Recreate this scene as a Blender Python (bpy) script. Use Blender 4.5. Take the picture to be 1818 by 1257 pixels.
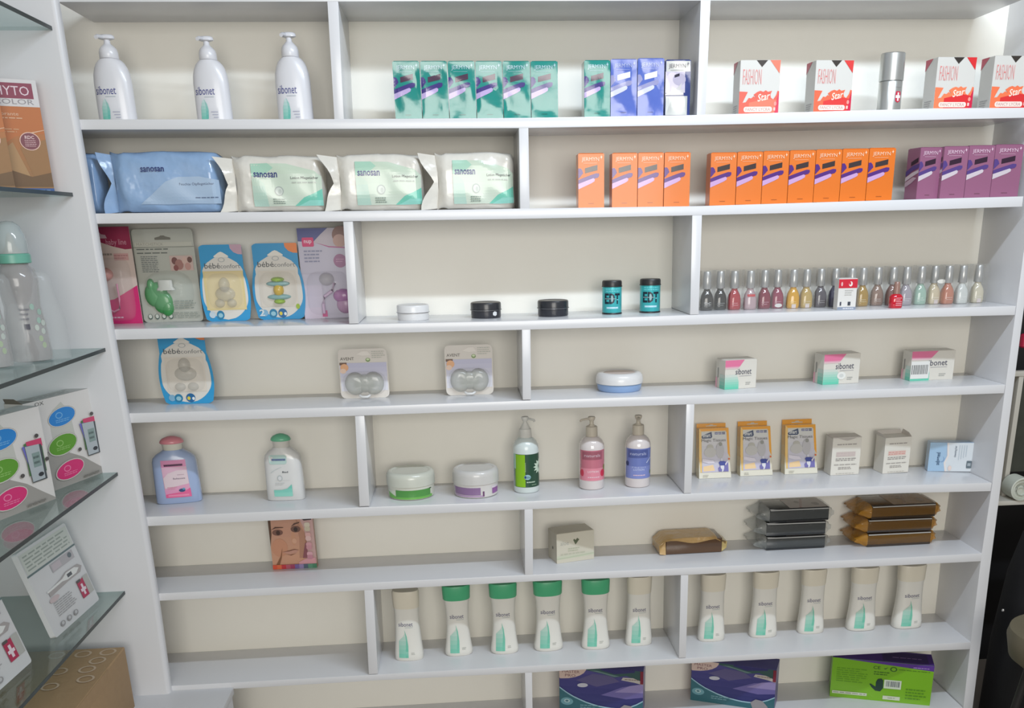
import bpy, bmesh, math, random
from mathutils import Vector
random.seed(11)
for o in list(bpy.data.objects):
    bpy.data.objects.remove(o, do_unlink=True)
SC = bpy.context.scene
COL = SC.collection
D2R = math.radians

# ------------------------------------------------------------------ camera
CAMP = Vector((0.76746198, -2.25544692, 1.35))
YAW, PITCH, ROLL = 0.08536908, -0.33524601, -0.01791399
FPX, CX, CY = 1700.0, 973.023, 990.478
_f = Vector((math.sin(YAW)*math.cos(PITCH), math.cos(YAW)*math.cos(PITCH), math.sin(PITCH)))
_r = Vector((math.cos(YAW), -math.sin(YAW), 0))
_u = _r.cross(_f)
CR = _r*math.cos(ROLL) + _u*math.sin(ROLL)
CU = _u*math.cos(ROLL) - _r*math.sin(ROLL)
CF = _f
cd = bpy.data.cameras.new('camera')
cam = bpy.data.objects.new('camera', cd)
COL.objects.link(cam)
cd.sensor_fit = 'HORIZONTAL'; cd.sensor_width = 36.0
cd.lens = FPX*36.0/1818.0
cd.shift_x = (909.0-CX)/1818.0
cd.shift_y = (CY-628.5)/1818.0
cd.clip_start = 0.05
M3 = ((CR.x, CU.x, -CF.x, CAMP.x), (CR.y, CU.y, -CF.y, CAMP.y), (CR.z, CU.z, -CF.z, CAMP.z), (0, 0, 0, 1))
from mathutils import Matrix
cam.matrix_world = Matrix(M3)
SC.camera = cam

# ------------------------------------------------------------------ light, exposure
SC.view_settings.view_transform = 'Standard'
SC.view_settings.look = 'None'
SC.view_settings.gamma = 1.0
SC.view_settings.use_curve_mapping = False
SC.view_settings.exposure = -0.1
W = bpy.data.worlds.new('shop_air'); SC.world = W; W.use_nodes = True
bg = W.node_tree.nodes['Background']
bg.inputs['Color'].default_value = (0.98, 0.96, 0.91, 1); bg.inputs['Strength'].default_value = 0.42
def area(name, loc, target, sx, sy, power, col):
    l = bpy.data.lights.new(name, 'AREA'); l.shape = 'RECTANGLE'; l.size = sx; l.size_y = sy
    l.energy = power; l.color = col
    o = bpy.data.objects.new(name, l); COL.objects.link(o); o.location = loc
    d = (Vector(target)-Vector(loc)).normalized()
    z = -d; x = Vector((1, 0, 0)); x = (x - z*x.dot(z)).normalized(); y = z.cross(x)
    o.rotation_euler = Matrix((x, y, z)).transposed().to_euler()
    return o
area('ceiling_tube_light', (1.55, -1.1, 2.31), (1.2, 0.1, 0.9), 1.2, 0.045, 27.0, (0.76, 0.87, 1.0))
area('shop_window_light', (1.1, -4.6, 1.62), (1.05, 0, 1.0), 2.2, 1.5, 86.0, (1.0, 0.965, 0.90))

# ------------------------------------------------------------------ pixel -> place (1818 x 1257 photograph)
def ray(u, v): return CF + CR*((u-CX)/FPX) - CU*((v-CY)/FPX)
def at_y(u, v, y=0.0):
    k = ray(u, v); return CAMP + k*((y-CAMP.y)/k.y)
def at_z(u, v, z):
    k = ray(u, v); return CAMP + k*((z-CAMP.z)/k.z)
def to_px(p):
    q = Vector(p)-CAMP; return CX+FPX*q.dot(CR)/q.dot(CF), CY-FPX*q.dot(CU)/q.dot(CF)
DEP = 0.2048                      # depth of the recess

# ------------------------------------------------------------------ materials
def lin(c):
    c = c/255.0
    return c/12.92 if c <= 0.04045 else ((c+0.055)/1.055)**2.4
GAIN = 0.92
def C(c): return tuple(min(0.9, lin(x)*GAIN) for x in c)
_mats = {}
def mat(rgb, rough=0.5, metal=0.0, alpha=1.0, coat=0.0, trans=0.0, spec=0.5, bump=0.0, bscale=60.0, noise=0.0, name=None, aniso=0):
    key = (tuple(rgb), rough, metal, alpha, coat, trans, spec, bump, bscale, noise, name)
    if key in _mats: return _mats[key]
    m = bpy.data.materials.new(name or 'paint_%d_%d_%d' % tuple(int(x) for x in rgb)); m.use_nodes = True
    nt = m.node_tree; p = nt.nodes['Principled BSDF']
    c = C(rgb)
    p.inputs['Base Color'].default_value = (*c, 1); p.inputs['Roughness'].default_value = rough
    p.inputs['Metallic'].default_value = metal; p.inputs['Alpha'].default_value = alpha
    p.inputs['Coat Weight'].default_value = coat; p.inputs['Coat Roughness'].default_value = 0.08
    p.inputs['Transmission Weight'].default_value = trans; p.inputs['Specular IOR Level'].default_value = spec
    if bump or noise:
        tc = nt.nodes.new('ShaderNodeTexCoord'); nz = nt.nodes.new('ShaderNodeTexNoise')
        nz.inputs['Scale'].default_value = bscale; nz.inputs['Detail'].default_value = 3
        nt.links.new(tc.outputs['Object'], nz.inputs['Vector'])
        if bump:
            b = nt.nodes.new('ShaderNodeBump'); b.inputs['Strength'].default_value = bump; b.inputs['Distance'].default_value = 0.01
            nt.links.new(nz.outputs['Fac'], b.inputs['Height']); nt.links.new(b.outputs['Normal'], p.inputs['Normal'])
        if noise:
            r = nt.nodes.new('ShaderNodeMix'); r.data_type = 'RGBA'
            r.inputs[6].default_value = (*[x*(1-noise) for x in c], 1); r.inputs[7].default_value = (*[min(.95, x*(1+noise)) for x in c], 1)
            nt.links.new(nz.outputs['Fac'], r.inputs[0]); nt.links.new(r.outputs[2], p.inputs['Base Color'])
    _mats[key] = m
    return m
def clear(rgb=(235, 238, 238), a=0.14, rough=0.08, bump=0.0, bscale=40.0):
    return mat(rgb, rough=rough, alpha=a, spec=0.6, bump=bump, bscale=bscale, name='clear_film_%d_%d' % (int(rgb[0]), int(a*100)))
def glass_mat():
    m = bpy.data.materials.new('shelf_glass'); m.use_nodes = True; nt = m.node_tree; nt.nodes.clear()
    out = nt.nodes.new('ShaderNodeOutputMaterial'); mx = nt.nodes.new('ShaderNodeMixShader')
    t = nt.nodes.new('ShaderNodeBsdfTransparent'); t.inputs[0].default_value = (0.82, 0.88, 0.87, 1)
    g = nt.nodes.new('ShaderNodeBsdfGlossy'); g.inputs['Roughness'].default_value = 0.04; g.inputs[0].default_value = (.9, .95, .95, 1)
    lw = nt.nodes.new('ShaderNodeLayerWeight'); lw.inputs[0].default_value = 0.5
    pw = nt.nodes.new('ShaderNodeMath'); pw.operation = 'POWER'; pw.inputs[1].default_value = 4.0
    fr = nt.nodes.new('ShaderNodeMath'); fr.operation = 'MULTIPLY_ADD'; fr.inputs[1].default_value = 0.6; fr.inputs[2].default_value = 0.05
    nt.links.new(lw.outputs['Facing'], pw.inputs[0]); nt.links.new(pw.outputs[0], fr.inputs[0])
    nt.links.new(fr.outputs[0], mx.inputs[0]); nt.links.new(t.outputs[0], mx.inputs[1]); nt.links.new(g.outputs[0], mx.inputs[2])
    nt.links.new(mx.outputs[0], out.inputs[0])
    return m
GLASS = glass_mat()
PAINT = mat((220, 220, 222), rough=0.22, spec=0.5, bump=0.03, bscale=14, name='white_gloss_paint')
PANELP = mat((217, 217, 219), rough=0.38, bump=0.03, bscale=9, name='white_satin_paint')
CREAM = mat((247, 244, 234), rough=0.55, bump=0.04, bscale=22, noise=0.012, name='cream_back_paint')

# ------------------------------------------------------------------ mesh helpers
class MB:
    def __init__(s): s.v = []; s.f = []; s.mi = []; s.mats = []
    def m(s, mt):
        if mt not in s.mats: s.mats.append(mt)
        return s.mats.index(mt)
    def add(s, vs, fs, mt):
        b = len(s.v); k = s.m(mt)
        s.v += [tuple(x) for x in vs]
        for f in fs: s.f.append(tuple(i+b for i in f)); s.mi.append(k)
        return s
    def box(s, x0, x1, y0, y1, z0, z1, mt):
        return s.hexa([(x0, y0, z0), (x1, y0, z0), (x1, y1, z0), (x0, y1, z0), (x0, y0, z1), (x1, y0, z1), (x1, y1, z1), (x0, y1, z1)], mt)
    def hexa(s, p, mt):
        return s.add(p, [(0, 3, 2, 1), (4, 5, 6, 7), (0, 1, 5, 4), (1, 2, 6, 5), (2, 3, 7, 6), (3, 0, 4, 7)], mt)
    def rings(s, rs, mt, cap0=True, cap1=True, closed=True):
        n = len(rs[0]); vs = [p for r in rs for p in r]; fs = []
        for i in range(len(rs)-1):
            for j in range(n if closed else n-1):
                a = i*n+j; b = i*n+(j+1) % n
                fs.append((a, b, b+n, a+n))
        if cap0: fs.append(tuple(reversed(range(n))))
        if cap1: fs.append(tuple((len(rs)-1)*n+j for j in range(n)))
        return s.add(vs, fs, mt)
    def lathe(s, prof, mt, cx=0, cy=0, n=28, cap0=True, cap1=True):
        return s.rings([[(cx+r*math.cos(2*math.pi*j/n), cy+r*math.sin(2*math.pi*j/n), z) for j in range(n)] for r, z in prof], mt, cap0, cap1)
    def tube(s, pts, r, mt, n=8):
        rs = []
        for i, p in enumerate(pts):
            p = Vector(p); a = Vector(pts[max(0, i-1)]); b = Vector(pts[min(len(pts)-1, i+1)])
            d = (b-a).normalized(); q = Vector((0, 0, 1)) if abs(d.z) < .9 else Vector((1, 0, 0))
            e = d.cross(q).normalized(); g = e.cross(d)
            rs.append([tuple(p+(e*math.cos(t)+g*math.sin(t))*r) for t in [2*math.pi*k/n for k in range(n)]])
        return s.rings(rs, mt)
    def build(s, name, parent=None, smooth=35, bevel=0.0, seg=2, angle=None):
        me = bpy.data.meshes.new(name); me.from_pydata(s.v, [], s.f)
        for mt in s.mats: me.materials.append(mt)
        me.polygons.foreach_set('material_index', s.mi)
        if bevel:
            bm = bmesh.new(); bm.from_mesh(me)
            ed = [e for e in bm.edges if len(e.link_faces) == 2 and e.calc_face_angle(0) > 0.5]
            bmesh.ops.bevel(bm, geom=ed, offset=bevel, segments=seg, affect='EDGES', profile=0.6)
            bm.to_mesh(me); bm.free()
        if smooth:
            me.polygons.foreach_set('use_smooth', [True]*len(me.polygons)); me.set_sharp_from_angle(angle=D2R(smooth))
        me.update()
        o = bpy.data.objects.new(name, me); COL.objects.link(o)
        if parent: o.parent = parent
        return o
def thing(name, label, cat, loc=(0, 0, 0), rz=0.0, group=None, rx=0.0, ry=0.0):
    o = bpy.data.objects.new(name, None); COL.objects.link(o)
    o.empty_display_size = 0.02; o.location = loc; o.rotation_euler = (rx, ry, rz)
    o['label'] = label; o['category'] = cat
    if group: o['group'] = group
    return o
def tag(o, label, cat, group=None):
    o['label'] = label; o['category'] = cat
    if group: o['group'] = group
    return o
def clone(src, loc, rz=None, label=None, rx=None):
    def cp(o, par):
        c = o.copy(); COL.objects.link(c)
        if par: c.parent = par
        for ch in [q for q in bpy.data.objects if q.parent == o and q != c]: cp(ch, c)
        return c
    r = cp(src, None); r.location = loc
    if rz is not None: r.rotation_euler.z = rz
    if rx is not None: r.rotation_euler.x = rx
    if label: r['label'] = label
    return r

# super-ellipse section bodies (bottles, pouches ...): sections (z, rx, ry, power, cx, cy)
def sring(z, rx, ry, pw=2.0, cx=0.0, cy=0.0, n=32):
    out = []
    for j in range(n):
        t = 2*math.pi*j/n; c, s_ = math.cos(t), math.sin(t)
        out.append((cx+rx*math.copysign(abs(c)**(2/pw), c), cy+ry*math.copysign(abs(s_)**(2/pw), s_), z))
    return out
def loft(mb, secs, mt, n=32, cap0=True, cap1=True):
    return mb.rings([sring(*(tuple(q)+(2.0, 0.0, 0.0)[len(q)-3:]), n=n) for q in secs], mt, cap0, cap1)
def sec_at(secs, z):
    if z <= secs[0][0]: q = secs[0]; return q[1], q[2], (q[3] if len(q) > 3 else 2.0)
    for a, b in zip(secs, secs[1:]):
        if a[0] <= z <= b[0]:
            t = (z-a[0])/max(1e-9, b[0]-a[0])
            return a[1]+(b[1]-a[1])*t, a[2]+(b[2]-a[2])*t, (a[3] if len(a) > 3 else 2.0)
    q = secs[-1]; return q[1], q[2], (q[3] if len(q) > 3 else 2.0)

# ------------------------------------------------------------------ flat print (lettering, label art)
_text = {}
def text_geo(s, bold=0.0):
    k = (s, bold)
    if k in _text: return _text[k]
    cu = bpy.data.curves.new('lettering', 'FONT'); cu.body = s; cu.resolution_u = 2; cu.offset = bold
    o = bpy.data.objects.new('lettering', cu); COL.objects.link(o)
    bpy.context.view_layer.update()
    me = bpy.data.meshes.new_from_object(o.evaluated_get(bpy.context.evaluated_depsgraph_get()))
    me.calc_loop_triangles(); vs = [(v.co.x, v.co.y) for v in me.vertices]; fs = [tuple(p.vertices) for p in me.loop_triangles]
    bpy.data.objects.remove(o); bpy.data.curves.remove(cu); bpy.data.meshes.remove(me)
    x0 = min(v[0] for v in vs); x1 = max(v[0] for v in vs); y0 = min(v[1] for v in vs); y1 = max(v[1] for v in vs)
    vs = [((x-x0)/(x1-x0), (y-y0)/(y1-y0)) for x, y in vs]
    _text[k] = (vs, fs); return _text[k]
def clip(poly, a, sgn):
    out = []
    for i in range(len(poly)):
        p, q = poly[i], poly[(i+1) % len(poly)]
        dp, dq = (p[0]-a)*sgn, (q[0]-a)*sgn
        if dp >= 0: out.append(p)
        if (dp > 0 > dq) or (dp < 0 < dq):
            t = dp/(dp-dq); out.append((a, p[1]+(q[1]-p[1])*t))
    return out
def clipb(poly, b, sgn): return [(y, x) for x, y in clip([(y, x) for x, y in poly], b, sgn)]
def mixc(a, b, t): return tuple(x+(y-x)*t for x, y in zip(a, b))
class Print:
    def __init__(s, fm, step=None, stepb=None, rough=0.35, base=0.0004, inc=0.00012, **kw):
        s.fm = fm; s.mb = MB(); s.k = 0; s.step = step; s.stepb = stepb; s.rough = rough; s.base = base; s.inc = inc; s.kw = kw
    def mt(s, c): return c if not isinstance(c, tuple) else mat(c, rough=s.rough, **s.kw)
    def off(s): s.k += 1; return s.base+s.k*s.inc
    def _put(s, pts, o, mt):
        if len(pts) >= 3: s.mb.add([s.fm(a, b, o) for a, b in pts], [tuple(range(len(pts)))], mt)
    def poly(s, pts, c, o=None):
        o = s.off() if o is None else o; mt = s.mt(c); todo = [pts]
        if s.step:
            lo = min(p[0] for p in pts); hi = max(p[0] for p in pts); n = max(1, math.ceil((hi-lo)/s.step))
            todo = [clip(clip(pts, lo+(hi-lo)*i/n, 1), lo+(hi-lo)*(i+1)/n, -1) for i in range(n)]
        if s.stepb:
            t2 = []
            for q in todo:
                if len(q) < 3: continue
                lo = min(p[1] for p in q); hi = max(p[1] for p in q); n = max(1, math.ceil((hi-lo)/s.stepb))
                t2 += [clipb(clipb(q, lo+(hi-lo)*i/n, 1), lo+(hi-lo)*(i+1)/n, -1) for i in range(n)]
            todo = t2
        for q in todo: s._put(q, o, mt)
        return s
    def rect(s, a0, b0, a1, b1, c, o=None): return s.poly([(a0, b0), (a1, b0), (a1, b1), (a0, b1)], c, o)
    def rrect(s, a0, b0, a1, b1, r, c):
        pts = []
        for cx, cy, t0 in ((a1-r, b0+r, -90), (a1-r, b1-r, 0), (a0+r, b1-r, 90), (a0+r, b0+r, 180)):
            for k in range(5): t = D2R(t0+22.5*k); pts.append((cx+r*math.cos(t), cy+r*math.sin(t)))
        return s.poly(pts, c)
    def ell(s, cx, cy, rx, ry, c, n=22, rot=0.0):
        cr, sr = math.cos(rot), math.sin(rot)
        return s.poly([(cx+rx*math.cos(t)*cr-ry*math.sin(t)*sr, cy+rx*math.cos(t)*sr+ry*math.sin(t)*cr) for t in [2*math.pi*i/n for i in range(n)]], c)
    def grad(s, pts, c0, c1, n=5):       # printed two-tone ink fade, bottom to top
        lo = min(p[1] for p in pts); hi = max(p[1] for p in pts); o = s.off()
        for i in range(n):
            q = clipb(clipb(pts, lo+(hi-lo)*i/n, 1), lo+(hi-lo)*(i+1)/n, -1)
            if len(q) >= 3: s.poly(q, tuple(round(x) for x in mixc(c0, c1, (i+.5)/n)), o)
        return s
    def text(s, t, a0, b0, a1, b1, c, bold=0.0, slant=0.0, rise=0.0):
        vs, fs = text_geo(t, bold); o = s.off()
        Q = [(a0+(a1-a0)*x+slant*(y-.5)*(b1-b0), b0+(b1-b0)*y+rise*(x-.5)) for x, y in vs]
        if s.step:                      # letters bend with the surface
            mt = s.mt(c)
            for f in fs:
                q = [Q[i] for i in f]; lo = min(p[0] for p in q); hi = max(p[0] for p in q); n = max(1, math.ceil((hi-lo)/s.step))
                if n == 1: s._put(q, o, mt)
                else:
                    for i in range(n): s._put(clip(clip(q, lo+(hi-lo)*i/n, 1), lo+(hi-lo)*(i+1)/n, -1), o, mt)
        else: s.mb.add([s.fm(a, b, o) for a, b in Q], fs, s.mt(c))
        return s
    def vtext(s, t, a0, b0, a1, b1, c, bold=0.0, down=True):
        vs, fs = text_geo(t, bold); o = s.off()
        g = (lambda x, y: (a0+(a1-a0)*y, b1-(b1-b0)*x)) if down else (lambda x, y: (a1-(a1-a0)*y, b0+(b1-b0)*x))
        s.mb.add([s.fm(*g(x, y), o) for x, y in vs], fs, s.mt(c)); return s
    def small(s, a0, b0, a1, b1, n, c, seed=1, rag=0.3):   # lines of tiny print too small to read
        rn = random.Random(seed); o = s.off(); h = (b1-b0)/n
        for i in range(n):
            a = a0; y = b1-(i+.72)*h; end = a1-(a1-a0)*rag*rn.random()
            while a < end:
                w = (a1-a0)*(.08+.16*rn.random()); w = min(w, end-a); s.rect(a, y, a+w, y+h*.42, c, o); a += w+(a1-a0)*.035
        return s
    def build(s, name, parent):          # art and lettering that stand apart become parts of their own
        mb = s.mb; B = []
        for f in mb.f:
            q = [mb.v[i] for i in f]
            B.append([min(p[k] for p in q) for k in range(3)]+[max(p[k] for p in q) for k in range(3)])
        lab = list(range(len(B)))
        def root(i):
            while lab[i] != i: lab[i] = lab[lab[i]]; i = lab[i]
            return i
        order = sorted(range(len(B)), key=lambda i: B[i][2]); G = .016
        for n_, i in enumerate(order):
            for j in order[n_+1:]:
                if B[j][2] > B[i][5]+G: break
                if root(i) != root(j) and all(B[j][k] <= B[i][k+3]+G and B[i][k] <= B[j][k+3]+G for k in range(3)): lab[root(j)] = root(i)
        gr = {}
        for i in range(len(B)): gr.setdefault(root(i), []).append(i)
        out = None
        for ids in gr.values():
            m = MB(); m.mats = mb.mats; used = {}
            for i in ids:
                for a in mb.f[i]:
                    if a not in used: used[a] = len(m.v); m.v.append(mb.v[a])
                m.f.append(tuple(used[a] for a in mb.f[i])); m.mi.append(mb.mi[i])
            out = m.build(name, parent, smooth=0)
        return out
def flat(w=1.0, h=1.0, y=0.0, x0=0.0, z0=0.0):     # unit square on a front face
    return lambda a, b, o: (x0+a*w, y-o, z0+b*h)
def onloft(secs, cy=0.0, turn=0.0):                 # print pressed onto a bottle front, metres
    ct, st = math.cos(turn), math.sin(turn)
    def fm(a, b, o):
        rx, ry, pw = sec_at(secs, b); t = min(.999, abs(a)/rx)
        y = -(ry*(1-t**pw)**(1/pw))-o
        return (a*ct-y*st, a*st+y*ct+cy, b)
    return fm
# ------------------------------------------------------------------ setting: floor, walls, ceiling are white shop room
def struct(mb, name, **k):
    o = mb.build(name, **k); o['kind'] = 'structure'; return o
BOARDS = {
 'A': [(100, -17, 3.5), (590, -17.5, 2.9), (1250, -19, 1.1), (1816, -22, 0)],
 'B': [(60, 213, 231.2), (137, 212, 230.4), (602, 211.2, 229.1), (930, 209.2, 227.5), (1245, 204, 222), (1658, 192.2, 213), (1830, 191, 209)],
 'C': [(90, 380, 399), (168, 379, 397.4), (618, 374.7, 393), (930, 370.2, 388.5), (1238, 365.9, 382.3), (1658, 352.8, 372), (1816, 348.5, 367)],
 'D': [(120, 588, 606.5), (201, 584.6, 603.7), (628, 575.6, 592.8), (934, 569.5, 585.5), (1233, 559, 576.6), (1658, 547.3, 562.8), (1803, 543, 559.5)],
 'E': [(140, 737, 755), (228, 733.9, 751.3), (638, 722, 738.2), (935, 711.2, 727.1), (1226, 702, 718), (1658, 687.7, 702.7), (1784, 682.7, 698.3)],
 'F': [(170, 921.5, 938.5), (258, 917.9, 934.5), (646, 900.7, 916.9), (938, 890.2, 904.6), (1220, 876.6, 891), (1600, 861.7, 875.6), (1760, 857.2, 872.2)],
 'G': [(190, 1058, 1072), (280, 1053.9, 1067), (654, 1034.7, 1048), (939, 1020.8, 1032.7), (1213, 1008.6, 1021), (1600, 990, 1003.6), (1743, 982.4, 996.6)],
 'H': [(210, 1223, 1235), (302, 1218, 1229.7), (663, 1198, 1208.5), (938, 1182.5, 1194.6), (1212, 1169, 1178.6), (1600, 1146.8, 1158), (1723, 1139.9, 1152.8)],
}
ST = {k: [(at_y(u, (a+b)/2).x, at_y(u, a).z, at_y(u, b).z) for u, a, b in v] for k, v in BOARDS.items()}
ZI = at_y(1420, 1211, DEP).z
def zt(b, x):
    if b == 'I': return ZI
    s = ST[b]
    if x <= s[0][0]: return s[0][1]
    for p, q in zip(s, s[1:]):
        if p[0] <= x <= q[0]: return p[1]+(q[1]-p[1])*(x-p[0])/(q[0]-p[0])
    return s[-1][1]
XR = 2.105
unit = thing('shelf_unit', 'tall white built-in wall shelving with cream back and staggered dividers', 'shelving', (0, 0, 0))
for k, s in ST.items():
    mb = MB(); s = list(s); s[-1] = (min(s[-1][0], XR), s[-1][1], s[-1][2])
    mb.rings([[(x, 0, b), (x, DEP, b), (x, DEP, t), (x, 0, t)] for x, t, b in s], PAINT)
    mb.build('shelf_board', unit, bevel=0.0012, smooth=30)
mb = MB(); mb.box(-0.16, XR, 0, DEP, ZI-0.02, ZI, PAINT); mb.build('shelf_board', unit, bevel=0.0012)
DIV = [
 (581, 2.9, 600.1, 593.4, 211.2, 610.6), (1244.3, 1.2, 1261.7, 1237.1, 204.5, 1252.6), (921.2, 227.5, 938.2, 923.5, 370.2, 940.4),
 (609.3, 394, 626.3, 619.8, 574.5, 636.6), (1229.2, 382.8, 1246.5, 1225.2, 558.3, 1240.5), (926.5, 585.5, 941.8, 928.1, 709.6, 942.9),
 (630.2, 739.2, 646.8, 638.2, 898.8, 656.4), (1218.8, 718.2, 1233.1, 1214.4, 875.7, 1227.2), (931.1, 904.6, 946, 932.2, 1020.8, 946.5),
 (646.6, 1048, 662.9, 654.7, 1197, 671.1), (1208.8, 1022, 1222.2, 1205.4, 1168, 1217.8), (932, 1194.6, 944.6, 935.5, 1330, 947)]
for ul, vt, ur, ul2, vb, ur2 in DIV:
    a, b, c, d = at_y(ul2, vb), at_y(ur2, vb), at_y(ur, vt), at_y(ul, vt)
    if vb > 1250: a.z = b.z = ZI
    z1, z0 = d.z+.0006, a.z-.0006
    mb = MB(); mb.hexa([(a.x, .0004, z0), (b.x, .0004, z0), (b.x, DEP, z0), (a.x, DEP, z0), (d.x, .0004, z1), (c.x, .0004, z1), (c.x, DEP, z1), (d.x, DEP, z1)], PAINT)
    mb.build('divider', unit, bevel=0.001)
# right end board
PR = [(1826, 385, 1849), (1804.8, 543, 1818.6), (1785.7, 682, 1800.5), (1762, 857, 1777.6), (1743, 982, 1761.3), (1723.5, 1140, 1741.8), (1710, 1260, 1726.5)]
rs = [[(at_y(a, v).x, 0, at_y(a, v).z), (at_y(b, v).x, 0, at_y(a, v).z), (at_y(b, v).x, DEP+.02, at_y(a, v).z), (at_y(a, v).x, DEP+.02, at_y(a, v).z)] for a, v, b in PR]
top = [(p[0], p[1], 1.86) for p in rs[0]]; bot = [(p[0], p[1], 0.0) for p in rs[-1]]
mb = MB(); mb.rings([bot]+rs[::-1]+[top], PAINT); mb.build('end_board', unit, bevel=0.0015)
mb = MB(); mb.box(-0.17, XR+.01, DEP, DEP+.016, 0.0, 1.86, CREAM); mb.build('back_panel', unit)
mb = MB(); mb.box(-0.18, -0.16, 0.005, DEP, 0.0, 1.86, PAINT); mb.build('end_board', unit)

# white face panel at the left end, rounded free edge
YP = -0.018
PE = [(93, -40), (101.7, 0), (119, 110), (141, 230), (166.5, 379), (200.5, 587), (227.5, 738), (258.5, 925), (280, 1060), (301.5, 1216), (303.5, 1231)]
def prof(x, z, r=0.011):
    pts = [(-0.5, YP, z)]
    for k in range(7):
        t = D2R(-90+15*k); pts.append((x-r+r*math.cos(t), YP+r+r*math.sin(t), z))
    return pts+[(x, 0.0, z), (-0.5, 0.0, z)]
pts = [at_y(u, v, YP+.006) for u, v in PE]
mb = MB(); mb.rings([prof(p.x, p.z) for p in pts][::-1], PANELP); struct(mb, 'trim_1', smooth=50)
# ------------------------------------------------------------------ placing helpers
def base(b, u, v):
    z = zt(b, 1.0)
    for _ in range(4):
        p = at_z(u, v, z); z = zt(b, p.x)
    p.z = z+.0002; return p
def front(b, ul, ur, v, vt, y):       # things whose foot is hidden by the board edge: real depth y is given
    a, c = at_y(ul, v, y), at_y(ur, v, y)
    xm = (a.x+c.x)/2; z = zt(b, xm)+.0002
    return Vector((a.x, y, z)), c.x-a.x, at_y(ul, vt, y).z-z
WHITE = (226, 226, 226)

def carton(root, w, d, h, sides, frontm=None, top=None, name='carton', flap=True):
    mb = MB(); mb.box(0, w, 0, d, 0, h, sides); mb.build(name, root, bevel=0.0006, seg=1)
    if flap:
        f = MB(); f.hexa([(.0012, .0008, h), (w-.0012, .0008, h), (w-.0012, d-.002, h), (.0012, d-.002, h), (.002, .0004, h+.0007), (w-.002, .0004, h+.0007), (w-.002, d-.003, h+.0012), (.002, d-.003, h+.0012)], top or sides)
        f.build('tuck_flap', root, smooth=0)

# ---- row 1: pump lotion bottles -------------------------------------------------
def pump_bottle_oval(label, ul, ur, vb, vt, y):
    a, c = at_y(ul, vb, y), at_y(ur, vb, y); x = (a.x+c.x)/2; R = (c.x-a.x)/2*1.04; z = zt('B', x)
    H = at_y((ul+ur)/2-2, vt, y).z-z
    t = thing('lotion_pump_bottle', label, 'bottle', (x, y, z+.0002), D2R(-4), 'white pump bottles on the top shelf')
    pl = mat((222, 222, 226), rough=.3, coat=.2, name='white_bottle_plastic')
    secs = [(0, .93*R, .50*R), (.012*H, 1.0*R, .56*R, 2.3), (.20*H, 1.0*R, .58*R, 2.3), (.45*H, .99*R, .58*R, 2.3), (.55*H, .95*R, .57*R, 2.2), (.62*H, .87*R, .55*R), (.67*H, .76*R, .52*R), (.705*H, .62*R, .48*R), (.725*H, .50*R, .44*R)]
    mb = MB(); loft(mb, secs, pl); mb.build('bottle', t, smooth=50)
    mb = MB(); mb.lathe([(.47*R, .727*H), (.49*R, .735*H), (.48*R, .80*H), (.44*R, .835*H), (.36*R, .86*H), (.24*R, .885*H), (.17*R, .90*H), (.15*R, .955*H)], pl, n=24); mb.build('pump_collar', t, smooth=50)
    mb = MB(); loft(mb, [(.945*H, .30*R, .2*R), (.955*H, .42*R, .28*R), (.985*H, .40*R, .27*R), (H, .30*R, .2*R)], pl, n=20)
    mb.tube([(-.1*R, -.15*R, .97*H), (-.22*R, -.62*R, .962*H), (-.24*R, -.8*R, .945*H)], .10*R, pl); mb.build('pump_head', t, smooth=50)
    p = Print(onloft(secs), step=.004)
    p.text('sibonet', -.80*R, .31*H, .30*R, .405*H, (70, 76, 140), .0)
    p.rect(-.30*R, .282*H, .24*R, .288*H, (170, 182, 190))
    p.grad([(-.62*R, .02*H), (-.22*R, .02*H), (-.18*R, .12*H), (-.22*R, .19*H), (-.34*R, .26*H), (-.46*R, .24*H), (-.58*R, .16*H)], (118, 196, 178), (206, 222, 222), 6)
    p.grad([(-.33*R, .03*H), (-.2*R, .03*H), (-.15*R, .13*H), (-.2*R, .2*H), (-.35*R, .265*H), (-.28*R, .17*H)], (96, 182, 168), (170, 205, 200), 5)
    for k in range(3): p.rect((-.02+.06*k)*R, (.105-.032*k)*H, .36*R, (.112-.032*k)*H, (160, 164, 184))
    p.build('front_print', t)
for ul, ur, vb, vt, w in [(178, 243, 212, 62, 'leftmost of the three white pump bottles on the top shelf'),
                          (352, 413, 212, 65, 'middle one of the three white pump bottles on the top shelf'),
                          (496, 556, 211, 58, 'white pump bottle nearest the first divider on the top shelf')]:
    pump_bottle_oval(w, ul, ur, vb, vt, .062)

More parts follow.
